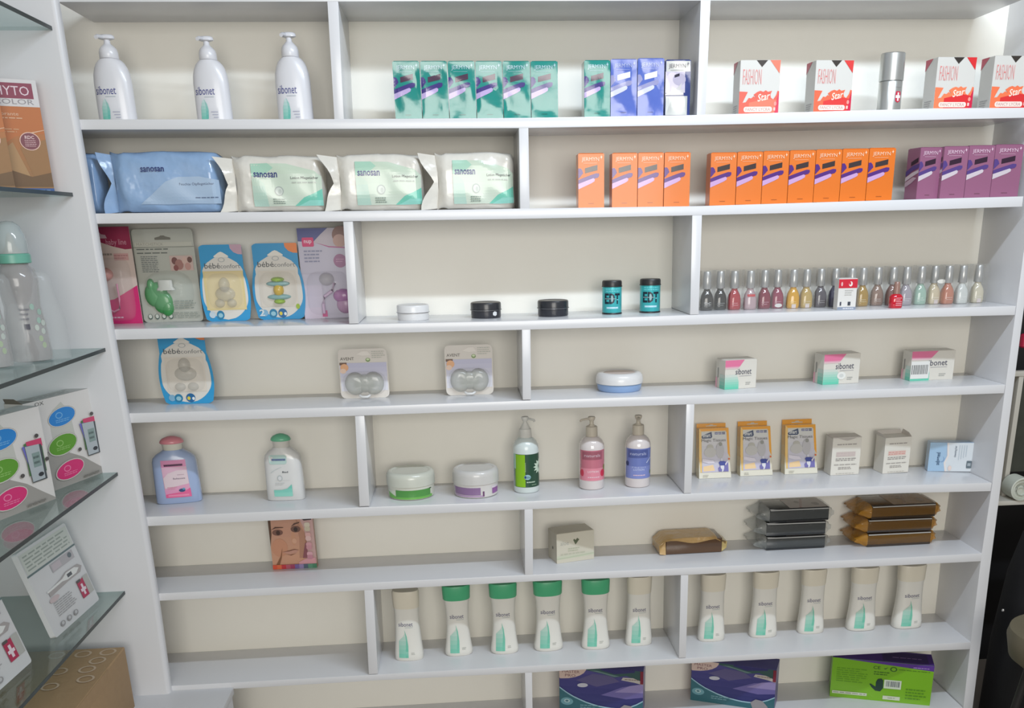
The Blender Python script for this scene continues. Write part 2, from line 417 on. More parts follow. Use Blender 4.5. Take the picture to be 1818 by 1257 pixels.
# ---- colour cream boxes (foil, orange, purple) -----------------------------------
def colour_box(name, label, group, kind, w, h, d, loc, rz=0.0):
    t = thing(name, label, 'box', loc, rz, group)
    foil = kind in ('teal', 'blue', 'silver')
    body = {'teal': (12, 134, 124), 'blue': (84, 106, 186), 'silver': (44, 60, 120), 'orange': (222, 114, 30), 'purple': (146, 92, 122)}[kind]
    bm_ = mat(body, rough=.16, spec=.5, coat=.45, bump=.12, bscale=24, name='%s_foil_card' % kind) if foil else mat(body, rough=.3, coat=.25, name='%s_glossy_card' % kind)
    side = bm_ if foil else mat(mixc(body, (120, 70, 110), .25), rough=.4)
    mb = MB(); nx, nz = 12, 20
    if foil:     # front panel of foil card bulges and dents a little
        rn = random.Random(int(loc[0]*9999)); ph = [rn.uniform(0, 6.28) for _ in range(4)]
        def fy(a, b): e = min(1, 6*min(a, 1-a, b, 1-b)); return e*(.0011*math.sin(4.5*b+ph[0]+1.5*a)+.0007*math.sin(6*a+ph[1])+.0007*math.sin(9*b+ph[2]+3*a))-.0006
    else:
        def fy(a, b): return 0.0
    mb.box(0, w, 0.0012, d, 0, h, bm_)
    mb.build('carton', t, bevel=.0005, seg=1)
    f = MB(); vs = [(w*i/nx, fy(i/nx, j/nz), h*j/nz) for j in range(nz+1) for i in range(nx+1)]
    vs2 = vs+[(x, .0012, z) for x, y, z in vs]
    fs = [(j*(nx+1)+i, j*(nx+1)+i+1, (j+1)*(nx+1)+i+1, (j+1)*(nx+1)+i) for j in range(nz) for i in range(nx)]
    f.add(vs, fs, bm_); f.build('front_panel', t, smooth=60)
    k = MB(); k.hexa([(.002, .002, h), (w-.002, .002, h), (w-.002, d-.002, h), (.002, d-.002, h), (.003, .0015, h+.0015), (w-.003, .0015, h+.0015), (w-.002, d-.004, h+.001), (.002, d-.004, h+.001)], bm_)
    k.build('tuck_flap', t, smooth=0)
    p = Print(lambda a, b, o: (a*w, fy(a, b)-o, b*h), step=.0834, stepb=.05, rough=.18, base=.0004, coat=.45 if foil else 0.25)
    dark = {'teal': (70, 46, 70), 'blue': (236, 238, 246), 'silver': (30, 28, 48), 'orange': (60, 50, 52), 'purple': (48, 26, 48)}[kind]
    blob = {'teal': (58, 46, 120), 'blue': (150, 150, 190), 'silver': (150, 140, 175), 'orange': (84, 44, 124), 'purple': (84, 62, 128)}[kind]
    lil = {'teal': (186, 166, 212), 'blue': (206, 208, 232), 'silver': (200, 196, 196), 'orange': (200, 160, 206), 'purple': (204, 192, 200)}[kind]
    tx = {'teal': (176, 206, 216), 'blue': (176, 186, 220), 'silver': (110, 106, 116), 'orange': (246, 206, 176), 'purple': (226, 196, 214)}[kind]
    if kind == 'silver':
        p.rect(.02, .80, .98, .985, (200, 200, 194)); p.rect(0, .42, .78, .80, (196, 188, 204)); p.ell(.28, .62, .26, .17, (214, 204, 214)); p.ell(.55, .66, .26, .11, (178, 170, 190))
        p.poly([(.36, .69), (.56, .72), (.56, .77), (.36, .74)], dark)
        p.poly([(0, .40), (.5, .52), (.66, .60), (.6, .48), (.72, .48), (.72, .38), (0, .38)], lil)
        p.rect(.02, .02, .88, .36, (186, 188, 184)); p.poly([(.02, .02), (.3, .36), (.02, .36)], (206, 208, 204)); p.poly([(.4, .3), (.62, .3), (.74, .1), (.3, .1)], (190, 194, 186))
    else:
        p.poly([(.26, .64), (.74, .695), (.74, .795), (.26, .735)], dark)
        p.poly([(0, .73), (.09, .735), (.15, .70), (.19, .645), (.02, .545), (0, .545)], blob)
        p.poly([(0, .52), (.35, .585), (.68, .64), (.80, .635), (.81, .595), (.76, .56), (.42, .515), (0, .45)], blob)
        p.poly([(0, .445), (.3, .50), (.58, .55), (.64, .53), (.62, .49), (.5, .455), (0, .345)], lil)
        p.rect(.38, .075, .6, .083, mixc(body, (60, 40, 40), .4))
    p.text('JERMYN', .13, .845, .80, .935, tx, .0)
    p.poly([(.84, .93), (.87, .945), (.88, .975), (.9, .945), (.93, .94), (.9, .925), (.885, .895), (.87, .925)], tx)
    p.rect(.2, .825, .72, .829, tx)
    p.build('front_print', t)
    if kind == 'purple':
        q = Print(lambda a, b, o: (-o, (1-a)*d, b*h), rough=.4); q.poly([(.35, .66), (.9, .73), (.9, .82), (.35, .74)], dark); q.poly([(0, .46), (.5, .56), (1, .62), (1, .70), (.5, .66), (0, .56)], blob); q.poly([(0, .36), (.6, .46), (1, .52), (1, .58), (.5, .53), (0, .44)], lil); q.poly([(0, .24), (.5, .32), (.9, .42), (.6, .44), (0, .34)], mixc(lil, body, .3)); q.build('side_print', t)
    return t
POS6 = ['leftmost', 'second from left', 'third from left', 'fourth from left', 'fifth from left', 'rightmost']
yb = .022
for i, (ul, ur) in enumerate([(702.5, 749.5), (751, 797.5), (799, 846), (847.3, 893.6), (895, 942.6), (944, 991)]):
    p, w, h = front('B', ul, ur, 209, 109.5, yb)
    colour_box('foil_box', 'shiny teal foil box, %s in the row of six' % POS6[i], 'teal foil boxes on the top shelf', 'teal', w, h, .046, p)
p, w, h = front('B', 1037.5, 1083, 207, 108, yb); colour_box('foil_box', 'shiny teal foil box standing left of two blue foil boxes', 'teal foil boxes on the top shelf', 'teal', w, h, .046, p)
p, w, h = front('B', 1084, 1130, 206.5, 106, yb); colour_box('foil_box', 'blue foil box touching the teal foil box at its left', 'blue foil boxes on the top shelf', 'blue', w, h, .046, p)
p, w, h = front('B', 1131.3, 1177.5, 206, 104.5, yb); colour_box('foil_box', 'blue foil box between another blue box and the silver one', 'blue foil boxes on the top shelf', 'blue', w, h, .046, p)
p, w, h = front('B', 1180, 1224, 205, 107, yb); colour_box('foil_box', 'silver and navy box with white panels beside the divider', 'silver box on the top shelf', 'silver', w, h, .046, p)
yo = .02
for i, (ul, ur, vb, vt) in enumerate([(1027, 1072.5, 367, 273.2), (1086.5, 1131, 367, 272.6), (1132, 1177, 366, 272), (1178.3, 1223.5, 365.5, 271.5)]):
    p, w, h = front('C', ul, ur, vb, vt, yo)
    colour_box('colour_cream_box', ['orange box standing alone, left of three orange boxes', 'leftmost orange box of the three touching orange boxes', 'middle orange box of the three touching orange boxes', 'rightmost orange box of the three touching orange boxes'][i], 'orange boxes on the second shelf', 'orange', w, h, .04, p)
for i, (ul, ur) in enumerate([(1259.5, 1304.8), (1305.9, 1350.5), (1351.5, 1396.5), (1397.6, 1442.6), (1443.6, 1489), (1490, 1535.5), (1536.6, 1582.5)]):
    p, w, h = front('C', ul, ur, 362-i*1.2, 272-i*1.35, yo)
    colour_box('colour_cream_box', 'orange box, %s in the row of seven' % ['leftmost', 'second from left', 'third from left', 'in the very middle', 'third from right', 'second from right', 'rightmost'][i], 'orange boxes on the second shelf', 'orange', w, h, .04, p)
for i, (ul, ur) in enumerate([(1626, 1666), (1667.5, 1710), (1711, 1756), (1757, 1806)]):
    p, w, h = front('C', ul, ur, 355-i*1.5, 262.5-i*1.6, yo+(.004 if i == 0 else .0))
    colour_box('colour_cream_box', 'purple box, %s in the row of four' % ['leftmost and turned', 'second from left', 'third from left', 'rightmost'][i], 'purple boxes on the second shelf', 'purple', w, h, .052, p, D2R(7) if i == 0 else 0)

# ---- tights boxes and spray can -------------------------------------------------
def tights_box(label, ul, ur, vb, vt, y, rz, red, red2):
    p, w, h = front('B', ul, ur, vb, vt, y); w /= math.cos(rz)
    t = thing('tights_box', label, 'box', p, rz, 'white and red boxes on the top shelf')
    wm = mat((206, 204, 198), rough=.4)
    carton(t, w, .052, h, wm)
    P = Print(flat(w, h), rough=.3)
    P.poly([(.40, 1), (.68, 1), (.54, .875)], (52, 46, 42)); P.poly([(.74, 1), (1, 1), (.985, .76)], red)
    P.text('FASHION', .07, .555, .54, .84, (226, 168, 164), -.005); 
    P.text('FASHION', .085, .56, .53, .83, (190, 74, 74), -.034)
    top = [(0, .43), (.12, .425), (.21, .42), (.13, .29), (.09, .22), (.17, .23), (.24, .31), (.30, .30), (.36, .34), (.43, .31), (.36, .37), (.45, .42), (.53, .44), (.6, .42), (.66, .45), (.72, .42), (.82, .44), (.78, .37), (.80, .31), (.86, .28), (.93, .36), (.96, .44), (1, .43)]
    P.poly([(0, 0), (1, 0)]+top[::-1], red2); P.poly([(.25, .03), (1, .03), (1, .26), (.7, .3), (.25, .22)], red); P.poly([(.9, .0), (1, 0), (1, .42), (.95, .3)], mixc(red, (190, 20, 80), .6))
    P.text('Star', .47, .26, .77, .40, (244, 226, 210), .012, slant=.1, rise=.05)
    P.rrect(.12, .045, .84, .145, .05, (236, 216, 204)); P.text('FANCY LYCRA', .17, .065, .79, .125, (180, 138, 134), .004)
    P.rect(.87, .07, .92, .13, (238, 190, 180)); P.ell(.91, .2, .035, .04, (236, 150, 140))
    P.build('front_print', t)
    S = Print(lambda a, b, o: (-o, (1-a)*.052, b*h), rough=.35); S.poly([(0, .78), (.0, 1), (.62, 1)], (188, 78, 96)); S.small(.2, .03, .8, .2, 4, (160, 156, 156)); S.build('side_print', t)
tights_box('white and red box farthest left, next to the tall divider', 1311, 1381, 200.5, 107, .03, 0, (236, 120, 96), (226, 96, 80))
tights_box('white and red box left of the silver spray can', 1443.5, 1510.5, 198, 107, .03, D2R(3), (214, 58, 56), (232, 104, 74))
tights_box('white and red box right of the silver spray can', 1656.5, 1726, 193.5, 101.5, .03, D2R(3), (212, 44, 48), (238, 124, 84))
tights_box('white and red box at the far right end, cut by the picture edge', 1756, 1826, 192, 99, .03, D2R(3), (210, 46, 48), (234, 116, 76))
a, c = at_y(1557, 196, .05), at_y(1597, 196, .05); x = (a.x+c.x)/2; R = (c.x-a.x)/2; z = zt('B', x); H = at_y(1585, 95, .05).z-z
t = thing('spray_can', 'silver metal spray can with red shield and white cross', 'spray can', (x, .05, z+.0002), D2R(6))
al = mat((206, 208, 206), rough=.3, metal=.85, name='brushed_silver')
prof_ = [(.9*R, 0), (.97*R, .008*H), (.97*R, .50*H), (.93*R, .515*H)]
mb = MB(); mb.lathe(prof_, al, n=36); mb.build('can', t, smooth=45)
mb = MB(); mb.lathe([(.9*R, .515*H), (1.0*R, .525*H), (1.01*R, .56*H), (1.0*R, .985*H), (.93*R, H)], al, n=36); mb.build('cap', t, smooth=45)
P = Print(onloft([(0, .975*R, .975*R), (H, .975*R, .975*R)], turn=D2R(2)), step=.003, rough=.4)
P.poly([(-.02*R, .16*H), (.2*R, .135*H), (.45*R, .16*H), (.5*R, .25*H), (.45*R, .33*H), (-.02*R, .33*H), (-.07*R, .25*H)], (196, 40, 70))
P.rect(.135*R, .165*H, .295*R, .31*H, (236, 232, 230)); P.rect(-.03*R, .215*H, .45*R, .262*H, (236, 232, 230)); P.rect(-.1*R, .40*H, .5*R, .405*H, (140, 140, 140))
P.build('emblem', t)

# ---- row 2: wipes pouches -------------------------------------------------------
def pouch(label, ul, ur, vb, vt, y, col, dep, kind, group, fin=0.034, rz=0.0, seed=1, lenf=1.0):
    p, w, h = front('C', ul, ur, vb, vt, y); w *= lenf
    t = thing('wipes_pack', label, 'wipes', p, rz, group)
    film = mat(col, rough=.22, coat=.5, bump=.8, bscale=15, name='glossy_pouch_film_%d' % int(col[0]))
    rn = random.Random(seed); ph = [rn.uniform(0, 6.28) for _ in range(6)]
    n = 72; rs = []; xs = [0, .012, .03, .06, .09]+[.12+.02*i for i in range(41)]+[.94, .955, .97, .985, 1.0]
    def dims(s):
        e = min(1, s/.14); e2 = min(1, (1-s)/.10)
        hy = dep/2*max(.06, math.sin(min(1, e)*math.pi/2)**.7*math.sin(e2*math.pi/2)**.5)
        hz = h/2*(.86+.14*math.sin(min(1, (1-s)/.06)*math.pi/2)) if s > .5 else h/2*(1.0-.06*math.sin(math.pi*min(1, s/.14))+.02*math.sin(7*s+ph[0]))
        return hy, hz
    for s in xs:
        hy, hz = dims(s); r = []
        for j in range(n):
            a = 2*math.pi*j/n; c, q = math.cos(a), math.sin(a); pw = 3.2
            yy = hy*math.copysign(abs(c)**(2/pw), c); zz = hz*math.copysign(abs(q)**(2/pw), q)
            wr = .0016*math.sin(9*s+3*a+ph[1])*math.sin(2*a+7*s+ph[2])+.0008*math.sin(13*s+5*a+ph[3])
            r.append((fin+s*(w-fin)+.3*wr, dep/2-yy*1.0-wr*(1 if hy > .01 else .3)+.35*dep*max(0, (s-.9)/.1)**2, max(0.0, min(h*1.01, h/2+zz-(.035*h*max(0, (s-.62)/.38)**1.5 if q > 0 else 0)+wr*.4))))
        rs.append(r)
    mb = MB(); mb.rings(rs, film); mb.build('pouch', t, smooth=60)
    # pleated end seal, edge folded into a V
    mb = MB(); m_ = 12; L = []; Rr = []
    for k in range(m_+1):
        q = k/m_; vv = 1-abs(2*q-1); xl = .8*fin*vv**1.1-.004*math.sin(9*q+ph[4]); yy = dep*.5-.016+.006*math.sin(2*math.pi*q+ph[5])*(1-vv*.4)-.016*(1-vv)
        L.append((xl, yy, h*(.0+.985*q))); Rr.append((fin+.006, dep*.5-.016*math.sin(math.pi*q), h*(.03+.92*q)))
    vs = L+Rr+[(x, yy+.0015, z) for x, yy, z in L]+[(x, yy+.0015, z) for x, yy, z in Rr]; M = m_+1; fs = []
    for k in range(m_):
        fs += [(k, M+k, M+k+1, k+1), (2*M+k+1, 3*M+k+1, 3*M+k, 2*M+k), (k, k+1, 2*M+k+1, 2*M+k)]
    mb.add(vs, fs, film); mb.build('end_seal', t, smooth=20)
    def fm(a, b, o):
        s = a; hy, hz = dims(s); zz = max(-1, min(1, (b-.5)*h/hz)); pw = 3.2
        aa = math.asin(min(1, abs(zz)**(pw/2)))*(1 if zz > 0 else -1); c = math.cos(aa)
        yy = hy*abs(c)**(2/pw); 
        wr = .0016*math.sin(9*s+3*aa+ph[1])*math.sin(2*aa+7*s+ph[2])+.0008*math.sin(13*s+5*aa+ph[3])
        return (fin+s*(w-fin)+.3*wr, dep/2-yy-wr-o-.0014, h/2+(b-.5)*h+wr*.4)
    P = Print(fm, step=.03, stepb=.06, rough=.25, coat=.4)
    return t, P
def white_wipes(label, ul, ur, vb, vt, seed):
    t, P = pouch(label, ul, ur, vb, vt, .03, (222, 218, 208), .056, 'w', 'white wipes packs on the second shelf', seed=seed)
    P.grad([(.22, .10), (.97, .10), (.97, .62), (.9, .72), (.6, .85), (.22, .86)], (206, 218, 202), (196, 212, 192), 4)
    P.poly([(.22, .62), (.36, .66), (.46, .78), (.40, .86), (.22, .86)], (166, 206, 184))
    P.grad([(.22, .10), (.38, .10), (.35, .5), (.29, .58), (.22, .58)], (178, 210, 196), (196, 214, 196), 4)
    P.poly([(.66, .10), (.97, .10), (.97, .40), (.88, .32), (.77, .25)], (118, 200, 178)); P.poly([(.7, .10), (.97, .10), (.97, .2), (.83, .2)], (148, 214, 200))
    P.text('sanosan', .245, .61, .50, .70, (34, 48, 116), .02)
    P.text('Lotion Pflegetücher', .64, .56, .94, .62, (84, 90, 92), .008); P.small(.65, .49, .95, .54, 1, (170, 178, 168), seed)
    P.ell(.505, .37, .05, .085, (170, 178, 172)); P.ell(.505, .37, .038, .066, (206, 214, 204)); P.ell(.515, .36, .018, .045, (186, 194, 186))
    P.small(.43, .13, .56, .24, 3, (124, 140, 132), seed+5, .1)
    P.build('front_print', t)
white_wipes('white wipes pack with green label, against the blue wipes pack', 389, 580, 376, 276, 3)
white_wipes('white wipes pack with green label, middle of the three', 574, 755, 373.5, 273, 5)
white_wipes('white wipes pack with green label, against the short divider', 748, 917, 371, 270, 9)
t, P = pouch('large blue wipes pack with glossy creased film', 186, 400, 378.5, 268, .034, (146, 176, 212), .062, 'b', 'blue wipes packs on the second shelf', seed=12, fin=.02)
P.poly([(.25, .14), (.97, .14), (.97, .52), (.8, .58), (.62, .58), (.5, .50), (.36, .30)], (168, 190, 214))
P.text('sanosan', .29, .66, .50, .735, (40, 54, 112), .015); P.text('Feuchte Ölpflegetücher', .62, .43, .93, .49, (84, 96, 124), .004)
P.small(.75, .22, .96, .26, 1, (96, 112, 140))
P.build('front_print', t)
t, P = pouch('blue wipes pack mostly hidden behind the left end panel', 62, 186, 378.5, 270, .045, (140, 170, 208), .06, 'b', 'blue wipes packs on the second shelf', seed=15, fin=.016)
# ---- row 3: blister cards --------------------------------------------------------
def card_place(b, ul, ur, vl, vr, vt, yaw=None):
    p, q = base(b, ul, vl), base(b, ur, vr)
    y = (p.y+q.y)/2; w = (at_y(ur, vr, y)-at_y(ul, vl, y)).x
    x0 = at_y(ul, vl, y).x
    h = at_y(ul, vt, y).z-p.z
    return Vector((x0, y, zt(b, x0+w/2)+.0002)), w, h
def plate(mb, pts, y0, y1, mt):        # thick flat outline
    n = len(pts); mb.add([(x, y0, z) for x, z in pts]+[(x, y1, z) for x, z in pts], [tuple(range(n)), tuple(reversed(range(n, 2*n)))]+[(i+n, (i+1) % n+n, (i+1) % n, i) for i in range(n)], mt)
def rr(a0, b0, a1, b1, r, n=5):
    pts = []
    for cx, cy, t0 in ((a1-r, b0+r, -90), (a1-r, b1-r, 0), (a0+r, b1-r, 90), (a0+r, b0+r, 180)):
        for k in range(n): t = D2R(t0+90*k/(n-1)); pts.append((cx+r*math.cos(t), cy+r*math.sin(t)))
    return pts
def dome(mb, cx, cz, rx, rz, d, mt, pw=2.0, n=28, m=6, y0=0.0, flat_=.0):
    rs = []
    for k in range(m+1):
        t = k/m; s = math.cos(t*math.pi/2)**.7 if k < m else .02; s = flat_+(1-flat_)*s
        rs.append([(x, y0-d*math.sin(t*math.pi/2), z) for x, z, _ in [(p[0]+cx, p[1]+cz, 0) for p in sring(0, rx*s, rz*s, pw, n=n)]])
    mb.rings(rs, mt, cap0=False, cap1=True)
EURO = [(-.5, -.3), (.5, -.3), (.5, 0), (.22, .12), (.1, .5), (-.1, .5), (-.22, .12), (-.5, 0)]
WHT = (232, 230, 226)

# pink card with soother clip
p, w, h = card_place('D', 176, 255, 577, 573, 403.5)
t = thing('blister_card', 'pink blister card with soother chain, against the left end panel', 'baby goods', p, D2R(-2), 'baby goods on the third shelf')
mb = MB(); plate(mb, rr(0, 0, w, h, .003), 0, .0015, mat((214, 196, 186), rough=.35)); mb.build('card', t, smooth=0)
P = Print(flat(w, h), rough=.35)
P.poly([(0, .86), (.3, .85), (.6, .80), (.85, .77), (1, .775), (1, 1), (0, 1)], (150, 44, 78)); P.poly([(.16+.3*a, .905+.07*b) for a, b in EURO and [(-.1, -.3), (1.1, -.3), (1, .2), (.7, .3), (.6, .6), (.4, .6), (.3, .3), (0, .2)]], (196, 164, 172))
P.text('baby line', .45, .80, .90, .875, (196, 136, 152), .01); P.poly([(0, 0), (1, 0), (1, .40), (.8, .35), (.45, .26), (0, .22)], (212, 48, 116))
P.rect(.58, .66, .9, .73, (208, 164, 160)); P.small(.58, .67, .9, .72, 2, (180, 130, 130)); P.small(.2, .70, .56, .745, 1, (150, 140, 130)); P.small(.16, .05, .6, .085, 1, (236, 190, 208))
P.ell(.25, .62, .03, .018, (80, 60, 54)); P.build('front_print', t)
mb = MB(); dome(mb, .30*w, .52*h, .2*w, .07*h, .016, mat((214, 150, 140), rough=.3)); mb.tube([(.22*w, -.006, .55*h), (.24*w, -.008, .3*h), (.3*w, -.008, .16*h), (.42*w, -.008, .13*h), (.55*w, -.008, .16*h), (.58*w, -.008, .26*h), (.57*w, -.008, .42*h)], .0022, mat((222, 150, 176), rough=.35)); mb.build('soother_clip', t, smooth=50)
mb = MB(); dome(mb, .5*w, .36*h, .40*w, .33*h, .024, clear((230, 220, 216), .12), pw=5, flat_=.35); mb.build('clear_blister', t, smooth=50)

# grey card with green teether
p, w, h = card_place('D', 256.5, 362, 572.5, 570.3, 406.5)
t = thing('blister_card', 'grey blister card with green toothbrush teether in a clear bubble', 'baby goods', p, 0, 'baby goods on the third shelf')
mb = MB(); plate(mb, rr(0, 0, w, h, .009), 0, .0015, mat((186, 188, 178), rough=.3, coat=.2)); mb.build('card', t, smooth=0)
P = Print(flat(w, h), rough=.35)
P.poly([(.5+.26*a, .905+.05*b) for a, b in [(-.5, -.4), (.5, -.4), (.5, .05), (.2, .3), (.1, .5), (-.1, .5), (-.2, .3), (-.5, .05)]], (116, 114, 104))
P.rect(.03, .815, .97, .86, (198, 198, 186)); P.text('MATCHSTICK', .06, .825, .5, .855, (160, 160, 150)); P.rect(0, .806, 1, .811, (120, 124, 114)); P.small(.05, .775, .62, .80, 1, (96, 102, 98), 2, .1); P.small(.05, .735, .58, .76, 1, (96, 102, 98), 5, .1)
P.small(.1, .54, .38, .72, 9, (118, 124, 124), 4, .1); P.rect(.57, .555, .95, .715, (206, 180, 172))
for a, b, r, c in [(.65, .66, .05, (120, 76, 72)), (.72, .62, .07, (168, 120, 112)), (.82, .66, .05, (214, 182, 170)), (.9, .67, .04, (110, 74, 66)), (.86, .6, .05, (196, 150, 140)), (.66, .585, .04, (140, 78, 76))]: P.ell(a, b, r, r*.8, c)
for k in range(4):
    P.ell(.12+.115*k, .062, .038, .03, (70, 92, 86)); P.ell(.12+.115*k, .066, .028, .022, (206, 210, 200))
P.small(.55, .14, .97, .24, 4, (140, 148, 140), 6); P.small(.5, .04, .97, .11, 4, (140, 148, 140), 8); P.build('front_print', t)
gm = mat((62, 150, 80), rough=.3, coat=.4)
mb = MB()
for cx, cz, rx, rz in [(.22, .30, .13, .12), (.36, .22, .15, .12), (.30, .34, .14, .09), (.42, .16, .1, .09), (.2, .40, .06, .07)]: dome(mb, cx*w, cz*h, rx*1.12*w, rz*1.1*h, .010, gm, n=20)
mb.build('teether', t, smooth=50)
mb = MB(); mb.rings([[(x, y, z) for x, y, z in [(.46*w+r*math.cos(a), -.010+r*.35*math.sin(a)*-1, zz*h) for a in [2*math.pi*k/20 for k in range(20)]]] for r, zz in [(.155*w, .35), (.145*w, .37), (.12*w, .385), (.12*w, .45), (.11*w, .46)]], mat((206, 204, 196), rough=.35)); mb.build('handle', t, smooth=40)
mb = MB(); dome(mb, .5*w, .34*h, .40*w, .22*h, .03, clear((214, 226, 216), .14, bump=.3), pw=2.6, flat_=.5); mb.build('clear_blister', t, smooth=50)

# blue rounded cards
def blue_card(label, b, ul, ur, vl, vr, vt, kind):
    p, w, h = card_place(b, ul, ur, vl, vr, vt); bw = .085*w
    t = thing('blister_card', label, 'baby goods', p, 0, 'baby goods on blue cards')
    def half(z):
        s = z/h
        return w/2+bw*(math.sin(math.pi*min(1, max(0, s/.70)))**.9 if s < .70 else 0)
    zs = [0, .008*h, .03*h]+[h*(.06+.04*k) for k in range(23)]+[.97*h, .992*h, h]
    inset = lambda z: .010*(1-min(1, min(z, h-z)/(.03*h)))**2
    R_ = [(w/2+half(z)-inset(z), z) for z in zs]; L_ = [(w/2-half(z)+inset(z), z) for z in zs]
    mb = MB(); plate(mb, R_+L_[::-1], 0, .0016, mat((40, 156, 212), rough=.3, coat=.2)); mb.build('card', t, smooth=0)
    P = Print(flat(w, h), rough=.35); body = (226, 208, 160) if kind == 'yellow' else (224, 216, 204)
    hw = lambda s: half(s*h)/w-.035-(.02 if s < .7 else 0)
    ss = [.02+.02*k for k in range(45)]
    pr = [(.5+hw(s)*(math.sqrt(max(0, 1-((.30-s)/.28)**2)) if s < .30 else 1), s) for s in ss if s < .58]+[(.97, .60), (.975, .67), (.94, .71), (.85, .77), (.72, .815), (.62, .845), (.5, .86)]
    P.poly(pr+[(1-a, b2) for a, b2 in reversed(pr[:-1])], (226, 222, 214))
    P.poly([(.5+.34*a, .875+.07*b2) for a, b2 in [(-.5, -.5), (.5, -.5), (.5, -.3), (.15, .35), (0, .5), (-.15, .35), (-.5, -.3)]], (240, 236, 226))
    P.poly([(.72, 1), (.73, .95), (.8, .90), (.9, .875), (1.0, .87), (1.0, .985), (.98, 1)], (200, 164, 182) if kind == 'yellow' else (244, 140, 74))
    P.text('bébé', .09, .695, .45, .765, (84, 88, 92), .005); P.text('confort', .46, .695, .92, .75, (116, 120, 124), -.004)
    P.ell(.5, .805, .08, .03, (180, 184, 184)); P.ell(.5, .805, .06, .022, (226, 222, 214))
    if kind == 'yellow': P.rect(.03, .15, .97, .66, (224, 206, 150))
    P.rrect(.08, .17, .92, .645, .02, body)
    rd = (214, 216, 218) if kind == 'yellow' else (30, 120, 176)
    P.ell(.14, .09, .075, .045, (200, 216, 226) if kind == 'yellow' else (130, 180, 210)); P.ell(.33 if kind != 'clear' else .28, .085, .09, .058, (30, 128, 170)); P.ell(.33 if kind != 'clear' else .28, .08, .055, .03, (150, 200, 216))
    if kind != 'yellow':
        P.ell(.54, .085, .1, .062, (24, 104, 160)); P.ell(.5, .08, .035, .025, (226, 206, 70)); P.ell(.6, .075, .03, .022, (226, 236, 240))
    if kind == 'green':
        P.text('2', .02, .05, .14, .14, (214, 224, 228), .03); P.ell(.9, .17, .045, .035, (160, 190, 60))
    P.build('front_print', t)
    mb = MB()
    sil = mat((206, 204, 196), rough=.2, alpha=.38, name='soft_silicone')
    if kind == 'green':
        g1 = mat((152, 190, 40), rough=.25); b1 = mat((140, 190, 190), rough=.25, alpha=.8, name='pale_blue_shield'); y1 = mat((214, 176, 40), rough=.25)
        dome(mb, .5*w, .53*h, .15*w, .035*h, .016, g1, n=20); dome(mb, .5*w, .24*h, .13*w, .035*h, .014, g1, n=20)
        dome(mb, .5*w, .475*h, .27*w, .04*h, .010, b1, n=20); dome(mb, .5*w, .30*h, .27*w, .04*h, .010, b1, n=20)
        dome(mb, .5*w, .39*h, .12*w, .085*h, .013, y1, n=20); mb.build('soother', t, smooth=50)
    else:
        zc = .36 if kind == 'yellow' else .42
        dome(mb, .5*w, zc*h, .24*w, .10*h, .012, sil, n=22); dome(mb, .5*w, (zc+.12)*h, .13*w, .10*h, .018, sil, n=20)
        dome(mb, .35*w, .24*h, .12*w, .06*h, .010, sil, n=18); dome(mb, .63*w, .24*h, .12*w, .06*h, .010, sil, n=18); mb.build('soother', t, smooth=50)
    mb = MB(); dome(mb, .5*w, .40*h, .40*w, .235*h, .026, clear((236, 234, 226), .10, bump=.2), pw=4, flat_=.5); mb.build('clear_blister', t, smooth=50)
blue_card('blue card with yellow panel and clear teat, left of the green soother card', 'D', 369, 443.5, 571, 569.5, 434.5, 'yellow')
blue_card('blue card with green and teal soother and orange corner', 'D', 461, 539.5, 567.5, 566.5, 432, 'green')
blue_card('blue card with clear soothers standing alone on the fourth shelf', 'E', 296.5, 378, 718.5, 715.5, 588, 'clear')

# lilac card
p, w, h = card_place('D', 542, 630, 566.5, 563.5, 405)
t = thing('blister_card', 'lilac blister card with purple soother beside the first divider', 'baby goods', p, 0, 'baby goods on the third shelf')
mb = MB(); plate(mb, rr(0, 0, w, h, .004), 0, .0015, mat((204, 200, 218), rough=.3, coat=.2)); mb.build('card', t, smooth=0)
P = Print(flat(w, h), rough=.35)
P.poly([(0, .86), (.3, .85), (.45, .93), (.6, 1), (0, 1)], (84, 90, 150)); P.poly([(.3, .85), (.6, .79), (1, .78), (1, 1), (.6, 1)], (206, 196, 206)); P.ell(.85, .92, .17, .10, (150, 110, 100)); P.ell(.82, .86, .13, .07, (208, 168, 156))
P.poly([(.33, .845), (.6, .79), (1, .775), (1, .785), (.6, .802)], (196, 90, 150)); P.rrect(.08, .80, .31, .90, .02, (224, 60, 120)); P.text('nup', .12, .825, .27, .87, (250, 220, 234), .02)
P.small(.1, .62, .5, .77, 4, (150, 152, 180), 3, .3); P.ell(.8, .64, .13, .075, (176, 122, 160)); P.small(.72, .62, .88, .67, 2, (206, 160, 190)); P.grad([(0, 0), (.4, 0), (.4, .5), (0, .5)], (226, 214, 232), (206, 202, 220), 4); P.rect(.36, .02, .46, .09, (220, 90, 150)); P.build('front_print', t)
mb = MB(); sil = mat((206, 204, 196), rough=.2, alpha=.38, name='soft_silicone'); dome(mb, .5*w, .44*h, .15*w, .075*h, .02, sil, n=22); mb.build('teat', t, smooth=50)
mb = MB(); pu = mat((196, 130, 190), rough=.25, coat=.3); dome(mb, .8*w, .25*h, .2*w, .08*h, .014, pu, n=20); dome(mb, .83*w, .15*h, .17*w, .1*h, .012, mat((214, 170, 206), rough=.25), n=20)
mb.tube([(.4*w, -.008, .06*h), (.4*w, -.01, .17*h), (.44*w, -.012, .25*h), (.6*w, -.012, .31*h), (.66*w, -.012, .4*h)], .004, mat((222, 196, 222), rough=.2)); mb.build('soother', t, smooth=50)
